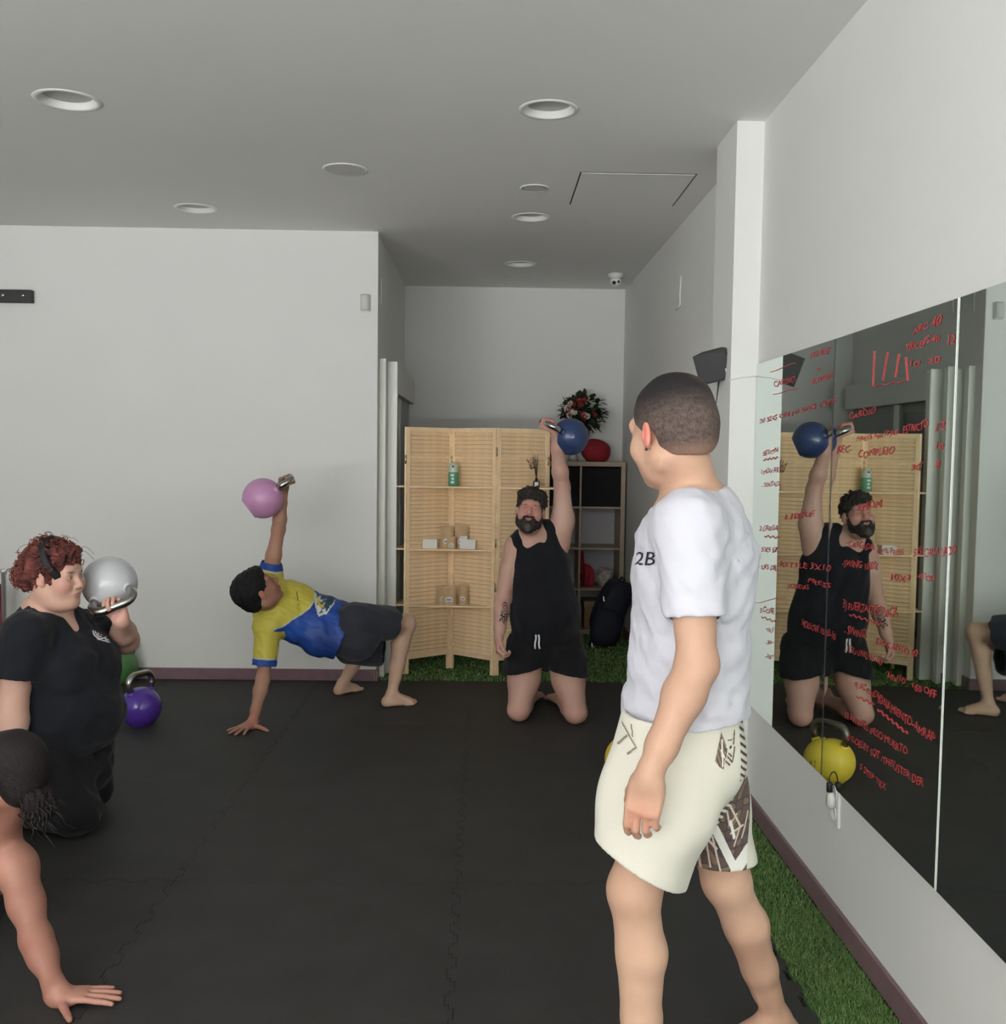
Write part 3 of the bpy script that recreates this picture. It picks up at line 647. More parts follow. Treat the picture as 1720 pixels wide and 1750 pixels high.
# backpack leaning against the shelf
mat('navy_fabric', (22, 26, 42), .75, noise=.15, nscale=8, bump=.4, bscale=18)
bp = empty('backpack', (1.02, 8.1, 0), 'dark navy backpack standing on the turf in front of shelf', 'backpack')
def soft(name, c, r, m, parent, seed=0, amp=.06, M=None, exp=.8, freq=2.2, smooth=True):
    b = bmesh.new(); bmesh.ops.create_icosphere(b, subdivisions=4, radius=1); rs = np.random.RandomState(seed); K = rs.normal(0, freq, (6, 3)); ph = rs.uniform(0, 6, 6)
    for v in b.verts:
        p = v.co.copy(); s = 1+amp*sum(math.sin(K[i] @ np.array(p)+ph[i]) for i in range(6))/2
        p = Vector([math.copysign(abs(x)**exp, x) for x in p])*s
        q = Vector((p.x*r[0], p.y*r[1], p.z*r[2])); q = (M @ q) if M is not None else q; v.co = q+Vector(c); v.co.z = max(v.co.z, .004)
    return part(name, b, m, parent, smooth)
Mb = Matrix.Rotation(math.radians(14), 4, 'Y')
soft('main_compartment', (1.03, 8.12, .27), (.135, .13, .285), 'navy_fabric', bp, 2, .07, Mb)
soft('front_pocket', (.97, 8.00, .17), (.12, .07, .15), 'navy_fabric', bp, 4, .08, Mb)
b = bmesh.new(); tube(b, [(1.08, 8.1, .52), (1.10, 8.05, .57), (1.12, 8.05, .55), (1.12, 8.1, .5)], .010, 8); part('grab_loop', b, 'navy_fabric', bp, True)
b = bmesh.new(); tube(b, [(.93, 8.03, .36), (.89, 7.99, .22), (.87, 7.98, .08), (.84, 7.97, .03)], [.018, .016, .013, .012], 8); part('strap', b, 'navy_fabric', bp, True)
b = bmesh.new(); tube(b, [(.95, 8.0, .42), (.955, 7.995, .38)], .006, 6); part('buckle', b, 'steel', bp)
b = bmesh.new(); tube(b, [(.86, 7.96, .05), (.862, 7.95, .02)], .006, 6); part('strap_end', b, 'steel', bp)

# ================================================================== kettlebells
def kettlebell(name, base, rot, s, colr, label, handle_m='steel', horn=.155, roughness=.35, digits=None):
    """origin at the bottom centre; local z = up through the handle, x = across the handle"""
    M = Matrix.Translation(base) @ rot.to_4x4() @ Matrix.Scale(s, 4)
    t = bpy.data.objects.new(name, None); C.objects.link(t); t.location = base; prop(t, label, 'kettlebell'); t.empty_display_size = .05
    mn = 'bell_'+'_'.join(map(str, colr)); mat(mn, colr, roughness, coat=.3 if roughness < .4 else .1, noise=.04, nscale=12)
    b = bmesh.new(); prof = [(0, 0), (.054, 0), (.059, .002)]
    R = .105; zc = .092; a0 = math.asin((.006-zc)/R)
    for i in range(21):
        a = a0+(PI/2-a0)*i/20; prof.append((max(0, R*math.cos(a)) if i < 20 else 0, zc+R*math.sin(a)))
    lathe(b, prof, 40, M)
    arch = []
    def arc(z0, w0, w1, zt, n=14):
        P = [(-w0, z0)]; rr = .044
        P += [(-w1, zt-rr-.012)]
        for i in range(n+1):
            a = PI-(PI/2)*i/n; P.append((-(w1-rr)+rr*math.cos(a), zt-rr+rr*math.sin(a)))
        return P+[(-x, z) for x, z in P[::-1]]
    A = arc(.150, .056, .077, .268)
    i0 = [i for i, q in enumerate(A) if q[1] >= horn-1e-6]
    # horns (painted) then steel bar
    for sx in (-1, 1):
        tube(b, [(sx*.050, 0, .135), (sx*.060, 0, .165), (sx*.068, 0, .185)], [.026, .021, .0195], 16, M)
    body = part('bell_body', b, mn, t, True)
    b = bmesh.new(); path = [Vector((x, 0, z)) for x, z in A if z > .18]; path = [Vector((-.066, 0, .180))]+path+[Vector((.066, 0, .180))]
    tube(b, path, .0172, 16, M); part('handle', b, handle_m, t, True)
    if digits:
        me = text_mesh(digits, .045, 0); co = np.zeros(len(me.vertices)*3); me.vertices.foreach_get('co', co); co = co.reshape(-1, 3); co[:, 0] -= co[:, 0].mean()
        th = co[:, 0]/R; ph = (co[:, 1]-.01)/R
        P = np.stack([(R+.0008)*np.sin(th)*np.cos(ph), -(R+.0008)*np.cos(th)*np.cos(ph), zc+(R+.0012)*np.sin(ph)], 1)
        P = np.array([M @ Vector(q) for q in P]); me.vertices.foreach_set('co', P.reshape(-1)); me.update(); mat('digit', (92, 82, 30), .6); link('number', me, 'digit', t)
    return t
I3 = Matrix.Identity(3)
def rz(a): return Matrix.Rotation(math.radians(a), 3, 'Z')
p = atz(241, 1238, 0); kettlebell('kettlebell', (p.x, p.y, 0), rz(62), 1.08, (84, 52, 158), 'purple kettlebell with steel handle standing on the mats behind the red-haired woman', roughness=.25)
p = atz(206, 1166, 0); kettlebell('kettlebell', (p.x, p.y, 0), rz(20), 1.1, (72, 122, 66), 'green kettlebell near the back wall, half hidden by the red-haired woman', 'steel_worn')
p = atz(1072, 1330, 0); kettlebell('kettlebell', (p.x, p.y, 0), rz(58), 1.04, (226, 200, 62), 'yellow kettlebell on the mats behind the man in white', 'steel_worn', roughness=.5, digits='16')
def axes(z, x):
    z = Vector(z).normalized(); x = Vector(x); x = (x-z*x.dot(z)).normalized(); y = z.cross(x); return Matrix((x, y, z)).transposed()
def held_bell(ball, bar, xdir, s, colr, label, **kw):
    u = (Vector(bar)-Vector(ball)).normalized(); Rm = axes(u, xdir); base = Vector(bar)-u*.251*s
    return kettlebell('kettlebell', base, Rm, s, colr, label, **kw)
# ================================================================== implicit-surface figure builder (numpy)
def V3(*a): return np.array(a if len(a) == 3 else a[0], dtype=np.float64)
def nrm(v): v = np.asarray(v, float); return v/(np.linalg.norm(v)+1e-12)
def smin(a, b, k):
    if k <= 0: return np.minimum(a, b)
    h = np.clip(.5+.5*(b-a)/k, 0, 1); return b+(a-b)*h-k*h*(1-h)
class Prim:
    """kind 'e' ellipsoid, 's' elliptical tapered segment, 'p' half space"""
    def __init__(s, f, lo, hi, k=.01, op='+', cut=None): s.f, s.lo, s.hi, s.k, s.op, s.cut = f, np.asarray(lo, float), np.asarray(hi, float), k, op, cut
def ell(c, r, R=None, k=.01, op='+'):
    c = V3(c); r = np.asarray(r, float); R = np.eye(3) if R is None else np.asarray(R, float)   # columns = axes
    ext = np.sqrt(((R*r)**2).sum(1))
    def f(X, Y, Z):
        x, y, z = X-c[0], Y-c[1], Z-c[2]; k0 = 0; k1 = 0
        for i in range(3):
            q = x*R[0, i]+y*R[1, i]+z*R[2, i]; a = (q/r[i])**2; k0 = k0+a; k1 = k1+a/(r[i]**2)
        k0 = np.sqrt(k0); k1 = np.sqrt(k1)+1e-9; return k0*(k0-1)/k1
    return Prim(f, c-ext, c+ext, k, op)
def seg(a, b, ra, rb, k=.01, op='+', side=None, fa=1., fb=1., cut=None):
    """tapered round segment; with side: radius along side = ra*fa, rb*fb, other axis ra, rb. cut=(point, normal): removes side n.(p-p0)>0"""
    a, b = V3(a), V3(b); ab = b-a; L2 = ab@ab+1e-12; m = max(ra*max(fa, 1), rb*max(fb, 1))
    if side is not None:
        ax = ab/np.sqrt(L2); sd = nrm(np.asarray(side, float)-ax*(np.asarray(side, float)@ax)); dp = np.cross(ax, sd)
    def f(X, Y, Z):
        x, y, z = X-a[0], Y-a[1], Z-a[2]; t = np.clip((x*ab[0]+y*ab[1]+z*ab[2])/L2, 0, 1); r = ra+(rb-ra)*t
        qx, qy, qz = x-ab[0]*t, y-ab[1]*t, z-ab[2]*t
        if side is None: d = np.sqrt(qx*qx+qy*qy+qz*qz)-r
        else:
            fs = fa+(fb-fa)*t; qs = qx*sd[0]+qy*sd[1]+qz*sd[2]; qd = qx*dp[0]+qy*dp[1]+qz*dp[2]; qa = qx*ax[0]+qy*ax[1]+qz*ax[2]
            rs = r*fs; A = (qs/rs)**2; B = (qd/r)**2; G = (qa/r)**2; k0 = np.sqrt(A+B+G); k1 = np.sqrt(A/rs**2+B/r**2+G/r**2)+1e-9; d = k0*(k0-1)/k1
        return d
    if cut is not None: cp, cn = V3(cut[0]), nrm(cut[1]); cut = (cp, cn)
    return Prim(f, np.minimum(a, b)-m, np.maximum(a, b)+m, k, op, cut)
def plane(p, n, k=0):
    """keeps the side where n.(x-p) < 0"""
    p = V3(p); n = nrm(n)
    return Prim(lambda X, Y, Z: (X-p[0])*n[0]+(Y-p[1])*n[1]+(Z-p[2])*n[2], [-9]*3, [9]*3, k, 'cut')
class Grp:
    def __init__(s, prims, k=.01, fold=None, cutall=None): s.prims, s.k, s.fold = prims, k, fold
BIG = .2
def folds(seed, amp, scale, stretch=(1, 1, 1), n=4, axis=None):
    rs = np.random.RandomState(seed); K = rs.normal(0, 1, (n, 3)); K = K/np.linalg.norm(K, axis=1)[:, None]*rs.uniform(.7, 1.5, (n, 1))*scale*np.asarray(stretch)
    ph = rs.uniform(0, 6.28, n); K2 = rs.normal(0, scale*.35, (n, 3))
    def f(X, Y, Z):
        d = 0
        for i in range(n):
            wv = 1.3*np.sin(X*K2[i, 0]+Y*K2[i, 1]+Z*K2[i, 2]+ph[i]*2); d = d+np.sin(X*K[i, 0]+Y*K[i, 1]+Z*K[i, 2]+ph[i]+wv)
        return d*(amp/n**.5)
    return f
def field(groups, h, use_cut=True, pad=.02, bounds=None):
    pos = [p for g in groups for p in g.prims if p.op == '+']
    lo = np.min([p.lo for p in pos], 0)-pad; hi = np.max([p.hi for p in pos], 0)+pad
    if bounds is not None: lo, hi = bounds
    n = np.ceil((hi-lo)/h).astype(int)+1
    ax = [(lo[i]+h*np.arange(n[i])).astype(np.float32) for i in range(3)]
    F = np.full(n, BIG, np.float32)
    for g in groups:
        gp = [p for p in g.prims if p.op == '+']
        M = .03+g.k
        a = np.clip(np.floor((np.min([p.lo for p in gp], 0)-M-lo)/h).astype(int), 0, n-1); b = np.clip(np.ceil((np.max([p.hi for p in gp], 0)+M-lo)/h).astype(int)+1, 1, n)
        G = np.full(b-a, BIG, np.float32)
        def ev(p, M_):
            c = np.clip(np.floor((p.lo-M_-lo)/h).astype(int), a, b-1); d = np.clip(np.ceil((p.hi+M_-lo)/h).astype(int)+1, c+1, b)
            X = ax[0][c[0]:d[0], None, None]; Y = ax[1][None, c[1]:d[1], None]; Z = ax[2][None, None, c[2]:d[2]]
            v = p.f(X, Y, Z)
            if p.cut is not None: v = np.maximum(v, (X-p.cut[0][0])*p.cut[1][0]+(Y-p.cut[0][1])*p.cut[1][1]+(Z-p.cut[0][2])*p.cut[1][2]-(0 if use_cut else .012))
            return tuple(slice(c[i]-a[i], d[i]-a[i]) for i in range(3)), v.astype(np.float32), (X, Y, Z)
        for p in g.prims:
            if p.op == '+':
                sl, v, _ = ev(p, M+p.k); G[sl] = smin(G[sl], v, p.k)
            elif p.op == '-':
                sl, v, _ = ev(p, p.k+.02); G[sl] = -smin(-G[sl], v, p.k)
        if g.fold is not None:
            X = ax[0][a[0]:b[0], None, None]; Y = ax[1][None, a[1]:b[1], None]; Z = ax[2][None, None, a[2]:b[2]]
            G = G+np.where(np.abs(G) < .06, g.fold(X, Y, Z), 0).astype(np.float32)
        if use_cut:
            X = ax[0][a[0]:b[0], None, None]; Y = ax[1][None, a[1]:b[1], None]; Z = ax[2][None, None, a[2]:b[2]]
            for p in g.prims:
                if p.op == 'cut': G = -smin(-G, -p.f(X, Y, Z).astype(np.float32), p.k)
                elif p.op == 'hole':
                    G = -smin(-G, p.f(X, Y, Z).astype(np.float32), p.k)
        sl = tuple(slice(a[i], b[i]) for i in range(3)); F[sl] = smin(F[sl], G, g.k)
    return F, lo, h
def surface(F, lo, h):
    s = F < 0; n = F.shape
    s8 = s.view(np.uint8); c = np.zeros((n[0]-1, n[1]-1, n[2]-1), np.uint8)
    for i in (0, 1):
        for j in (0, 1):
            for k in (0, 1): c += s8[i:n[0]-1+i, j:n[1]-1+j, k:n[2]-1+k]
    I = np.argwhere((c > 0) & (c < 8)); idx = np.full(c.shape, -1, np.int32); idx[I[:, 0], I[:, 1], I[:, 2]] = np.arange(len(I))
    P = np.zeros((len(I), 3)); W_ = np.zeros(len(I))
    cor = {(i, j, k): F[I[:, 0]+i, I[:, 1]+j, I[:, 2]+k].astype(float) for i in (0, 1) for j in (0, 1) for k in (0, 1)}
    for ax_ in range(3):
        for u in (0, 1):
            for v in (0, 1):
                o = [0, 0, 0]; oth = [q for q in range(3) if q != ax_]; o[oth[0]] = u; o[oth[1]] = v; e = list(o); e[ax_] = 1
                fa, fb = cor[tuple(o)], cor[tuple(e)]; m_ = (fa < 0) != (fb < 0); t = np.where(m_, fa/(fa-fb+1e-20), 0)
                for q in range(3): P[:, q] += np.where(m_, o[q]+(t if q == ax_ else 0), 0)
                W_ += m_
    P = (P/W_[:, None]+I)*h+lo
    Q = []
    for ax_ in range(3):
        a = [slice(None)]*3; b_ = [slice(None)]*3; a[ax_] = slice(0, n[ax_]-1); b_[ax_] = slice(1, n[ax_])
        d = s8[tuple(a)].astype(np.int8)-s8[tuple(b_)].astype(np.int8); E = np.argwhere(d != 0); sg = d[E[:, 0], E[:, 1], E[:, 2]]
        oth = [(ax_+1) % 3, (ax_+2) % 3]; ok = (E[:, oth[0]] > 0) & (E[:, oth[1]] > 0) & (E[:, oth[0]] < n[oth[0]]-1) & (E[:, oth[1]] < n[oth[1]]-1); E = E[ok]; sg = sg[ok]
        vs = []
        for (u, v) in ((-1, -1), (0, -1), (0, 0), (-1, 0)):
            q = E.copy(); q[:, oth[0]] += u; q[:, oth[1]] += v; vs.append(idx[q[:, 0], q[:, 1], q[:, 2]])
        q = np.stack(vs, 1); q[sg < 0] = q[sg < 0][:, ::-1]; Q.append(q)
    Q = np.concatenate(Q); return P, Q
def np_mesh(name, P, Q, col=None):
    me = bpy.data.meshes.new(name); me.vertices.add(len(P)); me.vertices.foreach_set('co', P.astype(np.float32).reshape(-1)); k = Q.shape[1]
    me.loops.add(len(Q)*k); me.loops.foreach_set('vertex_index', Q.astype(np.int32).reshape(-1)); me.polygons.add(len(Q)); me.polygons.foreach_set('loop_start', (np.arange(len(Q))*k).astype(np.int32))
    me.update(calc_edges=True)
    if col is not None:
        a = me.color_attributes.new('Col', 'FLOAT_COLOR', 'POINT'); c4 = np.ones((len(P), 4), np.float32); c4[:, :3] = col; a.data.foreach_set('color', c4.reshape(-1))
    return me
def relax(P, Q, it=2, lam=.5):
    for _ in range(it):
        acc = np.zeros_like(P); cnt = np.zeros(len(P))
        for i in range(4):
            a, b = Q[:, i], Q[:, (i+1) % 4]
            for q in range(3): acc[:, q] += np.bincount(a, P[b, q], len(P))
            cnt += np.bincount(a, minlength=len(P))
        m_ = cnt > 0; P = P.copy(); P[m_] += lam*(acc[m_]/cnt[m_][:, None]-P[m_])
    return P
def sdf_part(name, groups, h, m, parent, colf=None, shell=None, it=2, label=None):
    if shell:
        A, lo, _ = field(groups, h, True); B, _, _ = field(groups, h, False)
        F = np.maximum(A, -(B+shell))
    else: F, lo, _ = field(groups, h)
    P, Q = surface(F, lo, h); P = relax(P, Q, it)
    me = np_mesh(name, P, Q, colf(P) if colf else None)
    o = link(name, me, m, parent, True)
    if label: o['label'] = label
    return o
def L3(c): return np.array(lin(c))
class Fr:
    """local frame: x = the person's right->left axis 'x', y = forward, z = up"""
    def __init__(s, o, fwd, up, sc=1.):
        s.o = V3(o); f = nrm(fwd); u = np.asarray(up, float); u = nrm(u-f*(u@f)); s.R = np.stack([np.cross(f, u), f, u], 1); s.s = sc   # x = right hand side of the person
    def p(s, *a): return s.o+s.R@(np.array(a if len(a) == 3 else a[0], float)*s.s)
    def d(s, *a): return s.R@np.array(a if len(a) == 3 else a[0], float)
    def loc(s, P): return (P-s.o)@s.R/s.s
    def e(s, c, r, k=.01, op='+', rot=None):
        R = s.R if rot is None else s.R@rot
        return ell(s.p(c), np.array(r)*s.s, R, k*s.s, op)
    def g(s, a, b, ra, rb, k=.01, op='+', side=None, fa=1, fb=1): return seg(s.p(a), s.p(b), ra*s.s, rb*s.s, k*s.s, op, None if side is None else s.d(side), fa, fb)
def rotm(ax, deg): return np.array(Matrix.Rotation(math.radians(deg), 3, ax))
def head_prims(H, closed=False, female=False, jaw=1., fat=0.):
    p = [H.e((0, -.018, .036), (.074, .095, .086)), H.e((0, .028, -.03), (.060, .062, .082), .03), H.e((0, .030, -.072), (.052*jaw, .052, .038), .03),
         H.e((0, .068, -.098), (.022, .020, .017), .022), H.e((0, .073, .030), (.050, .020, .018), .02), H.e((0, .078, .017), (.044, .012, .008), .012)]
    for s in (-1, 1):
        p += [H.e((s*.040, .056, -.028), (.024+fat*.01, .028+fat*.008, .028+fat*.01), .02), H.e((s*.050, -.01, -.055), (.020, .03, .03), .02)]
        p += [H.e((s*.030, .092, .000), (.016, .012, .011), .010, '-')]
        p += [H.e((s*.031, .0745, .000), (.0145, .0125, .0115), .003)]
        if closed: pass
    if fat: p += [H.e((0, .035, -.105), (.050, .050, .028), .03), H.e((0, .0, -.10), (.055, .05, .03), .03)]
    p += [H.g((0, .084, .012), (0, .107, -.028), .0065, .0115, .010), H.e((0, .105, -.033), (.011, .010, .009), .006), H.e((.012, .095, -.036), (.0085, .010, .0075), .005), H.e((-.012, .095, -.036), (.0085, .010, .0075), .005)]
    p += [H.e((0, .087, -.060), (.026, .013, .014), .012), H.e((0, .0955, -.0595), (.021, .0075, .0048), .004), H.e((0, .0945, -.0690), (.018, .0078, .0058), .004), H.e((0, .106, -.0640), (.022, .010, .0012), .002, '-')]
    return p
def ear_prims(H, s):
    R = rotm('Y', -8*s)@rotm('Z', 22*s)@rotm('X', -12)
    q = [H.e((s*.079, -.008, -.004), (.0075, .0175, .030), .006, '+', R), H.e((s*.076, -.003, -.027), (.007, .009, .011), .006), H.e((s*.088, -.006, .002), (.0055, .010, .019), .003, '-', R), H.e((s*.080, .002, -.008), (.006, .007, .010), .004)]
    return q
def eyes(H, parent, gaze=(0, 1, 0)):
    for s in (-1, 1):
        b = bmesh.new(); c = H.p(s*.031, .0775, .0)
        M = Matrix.Translation(Vector(c)) @ Matrix(H.R.tolist()).to_4x4() @ Matrix.Diagonal((.0095*H.s, .0108*H.s, .0045*H.s, 1)); bmesh.ops.create_uvsphere(b, u_segments=14, v_segments=10, radius=1, matrix=M); e = part('eye', b, 'eye_white', parent, True)
        b = bmesh.new(); c = H.p(s*.031, .0838, .0); M = Matrix.Translation(Vector(c)) @ Matrix(H.R.tolist()).to_4x4() @ Matrix.Diagonal((.0042*H.s, .0052*H.s, .0042*H.s, 1)); bmesh.ops.create_uvsphere(b, u_segments=12, v_segments=8, radius=1, matrix=M); part('iris', b, 'eye_dark', e, True)
mat('eye_white', (205, 198, 190), .25); mat('eye_dark', (46, 34, 28), .15)
def hand_groups(w, f, n, s, sc=1., curl=(.2, .25, .2), spread=.08, thumb=None, thumb_curl=(.2, .2), curls=None):
    """w wrist, f toward fingers, n palm-side normal, s toward the thumb side"""
    w = V3(w); f = nrm(f); n = np.asarray(n, float); n = nrm(n-f*(n@f)); s = np.asarray(s, float); s = nrm(s-f*(s@f)-n*(s@n))
    g = [Grp([seg(w-f*.01*sc, w+f*.018*sc, .022*sc, .023*sc, .01, side=s, fa=1.25, fb=1.3), seg(w+f*.02*sc, w+f*.080*sc, .0145*sc, .0125*sc, .02, side=s, fa=2.2, fb=3.15),
              ell(w+f*.035*sc+s*.022*sc+n*.008*sc, np.array((.020, .015, .030))*sc, np.stack([s, n, f], 1), .012), ell(w+f*.045*sc-s*.024*sc+n*.006*sc, np.array((.014, .012, .032))*sc, np.stack([s, n, f], 1), .012)], .012)]
    def bend(d, m_, a): return d*math.cos(a)+m_*math.sin(a)
    tips = []
    for i, (off, ln, r) in enumerate(((.0305, .93, .0092), (.0105, 1.05, .0096), (-.0100, .98, .0092), (-.0290, .78, .0080))):
        cc = curls[i] if curls else curl
        a = (1.5-i)*spread; d0 = nrm(f*math.cos(a)+s*math.sin(a)); base = w+f*(.082-(.006 if i == 3 else .002 if i == 0 else 0))*sc+s*off*sc
        p = base; pr = []; ang = 0
        for q, (L_, rr) in enumerate(((.044, 1.), (.027, .92), (.021, .84))):
            ang += cc[q]; d = nrm(d0*math.cos(ang)+n*math.sin(ang)); e = p+d*L_*ln*sc; pr.append(seg(p, e, r*rr*sc, r*rr*.93*sc, .003)); p = e
        pr.insert(0, seg(base-f*.02*sc, base, r*1.0*sc, r*1.05*sc, .003)); g.append(Grp(pr, .0035)); tips.append(p)
    td = thumb if thumb is not None else f*.62+s*.62+n*.35
    td = nrm(td); p = w+f*.022*sc+s*.024*sc+n*.006*sc; pr = []; tn = nrm(n*.55-s*.75+f*.2); tn = nrm(tn-td*(tn@td)); ang = 0
    for q, (L_, r) in enumerate(((.040, .0135), (.030, .0112), (.024, .0098))):
        if q: ang += thumb_curl[q-1]
        d = nrm(td*math.cos(ang)+tn*math.sin(ang)); e = p+d*L_*sc; pr.append(seg(p, e, r*sc, r*.92*sc, .004)); p = e
    g.append(Grp(pr, .006))
    return g
def grip(w, f, n, s, sc=1., t=1.):
    return hand_groups(w, f, n, s, sc, curl=(1.15*t, 1.35*t, .95*t), spread=.02, thumb=nrm(f)*.55+nrm(n)*.75+nrm(s)*.25, thumb_curl=(.7, .6))
def foot_group(ankle, toe, sole=0., sc=1., lean=0):
    a = V3(ankle); t = nrm(np.array((toe[0], toe[1], 0.))); sd = np.cross((0, 0, 1), t); g0 = np.array((a[0], a[1], sole))
    pr = [ell(g0-t*.035*sc+np.array((0, 0, .030*sc)), np.array((.034, .034, .032))*sc, None, .02), seg(g0-t*.005*sc+np.array((0, 0, .062*sc)), g0+t*.105*sc+np.array((0, 0, .026*sc)), .036*sc, .021*sc, .025, side=sd, fa=.95, fb=1.75),
          seg(g0-t*.03*sc+np.array((0, 0, .026*sc)), g0+t*.11*sc+np.array((0, 0, .018*sc)), .028*sc, .018*sc, .02, side=sd, fa=1.1, fb=2.2)]
    pr.append(plane(g0+np.array((0, 0, .001)), (0, 0, -1), .004))
    gs = [Grp(pr, .03)]
    for i in range(5):
        o = (-.032+.0165*i)*sc; L_ = (.046, .050, .046, .038, .030)[i]*sc if lean >= 0 else (.030, .038, .046, .050, .046)[i]*sc; r = (.0135 if (i == 0 and lean >= 0) or (i == 4 and lean < 0) else .0095)*sc
        b0 = g0+t*(.108-.004*abs(i-1))*sc+sd*(-o)*(1)+np.array((0, 0, r+.001)); gs.append(Grp([seg(b0-t*.02*sc, b0+t*L_*.95, r, r*.92, .003)], .005))
    return gs
def limb(pts, rs, k=.02): return [seg(pts[i], pts[i+1], rs[i], rs[i+1], k) for i in range(len(pts)-1)]
def lerp(a, b, t): return V3(a)*(1-t)+V3(b)*t
def arm_prims(sh, el, wr, sc=1., fat=1., k=.02, side=None):
    sh, el, wr = V3(sh), V3(el), V3(wr)
    return [seg(sh, lerp(sh, el, .45), .054*fat*sc, .047*fat*sc, k), seg(lerp(sh, el, .45), el, .047*fat*sc, .038*fat*sc, k), ell(el, np.array((.037, .037, .037))*fat*sc, None, k),
            seg(el, lerp(el, wr, .28), .039*fat*sc, .041*fat*sc, k), seg(lerp(el, wr, .28), lerp(el, wr, .75), .041*fat*sc, .030*fat*sc, k), seg(lerp(el, wr, .75), wr, .030*fat*sc, .0255*sc, k)]
def leg_prims(hip, kn, an, back, sc=1., fat=1., k=.025):
    """back = direction of the calf side"""
    hip, kn, an, bk = V3(hip), V3(kn), V3(an), nrm(back)
    return [seg(hip, lerp(hip, kn, .5), .088*fat*sc, .074*fat*sc, k), seg(lerp(hip, kn, .5), kn, .074*fat*sc, .055*fat*sc, k), ell(kn-bk*.006, np.array((.054, .054, .056))*fat*sc, None, k),
            seg(kn, lerp(kn, an, .30)+bk*.012*sc, .050*fat*sc, .0515*fat*sc, k), seg(lerp(kn, an, .30)+bk*.012*sc, lerp(kn, an, .62)+bk*.006*sc, .0515*fat*sc, .041*fat*sc, k),
            seg(lerp(kn, an, .62)+bk*.006*sc, an, .041*fat*sc, .032*sc, k), seg(lerp(kn, an, .05)-bk*.012*sc, lerp(kn, an, .8)-bk*.006*sc, .036*fat*sc, .026*sc, k)]
def blot(P, c, r, soft=.5):
    d = np.linalg.norm((P-V3(c))/np.asarray(r, float), axis=1); return np.clip((1-d)/soft, 0, 1)[:, None]
def mixc(C, col, m_): return C*(1-m_)+np.asarray(L3(col))[None]*m_
def mottled(P, base, amp=.05, sc=30, seed=0):
    f = folds(seed, 1, sc); v = f(P[:, 0], P[:, 1], P[:, 2]); return L3(base)[None]*(1+amp*np.clip(v, -1.5, 1.5)[:, None]*np.array([.6, 1, 1]))
def bvh_of(objs):
    V = []; F = []
    for o in objs:
        n0 = len(V); V += [v.co.copy() for v in o.data.vertices]; F += [tuple(n0+i for i in p.vertices) for p in o.data.polygons]
    return BVHTree.FromPolygons(V, F)
def decal(name, parent, bvh, c, right, up, wd, ht, nx, ny, fn, m, off=.0012, inward=None):
    """flat print wrapped on cloth: a grid of small cells coloured by fn(u,v) (u,v in 0..1) and laid on the surface along -normal"""
    r, u = Vector(nrm(right)), Vector(nrm(up)); n = Vector(inward).normalized() if inward is not None else u.cross(r); c = Vector(c); pts = {}
    def get(i, j):
        if (i, j) not in pts:
            o = c+r*((i/nx-.5)*wd)+u*((j/ny-.5)*ht)-n*.25; hit = bvh.ray_cast(o, n, .6); pts[i, j] = (hit[0]+hit[1]*off if hit[0] is not None and hit[1].dot(n) < .15 else (hit[0]-n*off if hit[0] is not None else None))
        return pts[i, j]
    V = []; Q = []; col = []; ids = {}
    for i in range(nx):
        for j in range(ny):
            cc = fn((i+.5)/nx, (j+.5)/ny)
            if cc is None: continue
            q = [get(i, j), get(i+1, j), get(i+1, j+1), get(i, j+1)]
            if any(x is None for x in q): continue
            if max((q[0]-q[2]).length, (q[1]-q[3]).length) > 6*max(wd/nx, ht/ny): continue
            k = len(V); V += [tuple(x) for x in q]; Q.append((k, k+1, k+2, k+3)); col += [lin(cc)]*4
    if not Q: return None
    me = np_mesh(name, np.array(V), np.array(Q), np.array(col)); return link(name, me, m, parent, False)
def proj_mesh(me, c, right, up, n, bvh, off=.0015):
    """lay a flat text mesh (centred) on a surface"""
    bm = bmesh.new(); bm.from_mesh(me); bmesh.ops.triangulate(bm, faces=bm.faces)
    r, u, n, c = Vector(nrm(right)), Vector(nrm(up)), Vector(nrm(n)), Vector(c)
    for v in bm.verts:
        o = c+r*v.co.x+u*v.co.y-n*.2; h_ = bvh.ray_cast(o, n, .6)
        v.co = (h_[0]-n*off) if h_[0] is not None else c+r*v.co.x+u*v.co.y
    bm.to_mesh(me); bm.free(); return me
def inpoly(x, y, poly):
    c = False; n = len(poly); j = n-1
    for i in range(n):
        xi, yi = poly[i]; xj, yj = poly[j]
        if (yi > y) != (yj > y) and x < (xj-xi)*(y-yi)/(yj-yi)+xi: c = not c
        j = i
    return c
def sdist(x, y, a, b):
    dx, dy = b[0]-a[0], b[1]-a[1]; t = max(0, min(1, ((x-a[0])*dx+(y-a[1])*dy)/(dx*dx+dy*dy+1e-9))); return math.hypot(x-a[0]-dx*t, y-a[1]-dy*t)
mat('skin', rough=.5, attr=True, spec=.35, bump=.06, bscale=220, noise=.03, nscale=30)
mat('cloth', rough=.85, attr=True, spec=.2, bump=.12, bscale=90, sheen=.1)
mat('shiny_cloth', rough=.5, attr=True, spec=.4, bump=.10, bscale=60)
mat('hair_mat', rough=.6, attr=True, spec=.3, bump=.5, bscale=320)
mat('print', rough=.7, attr=True)
HF = 1.0   # voxel scale
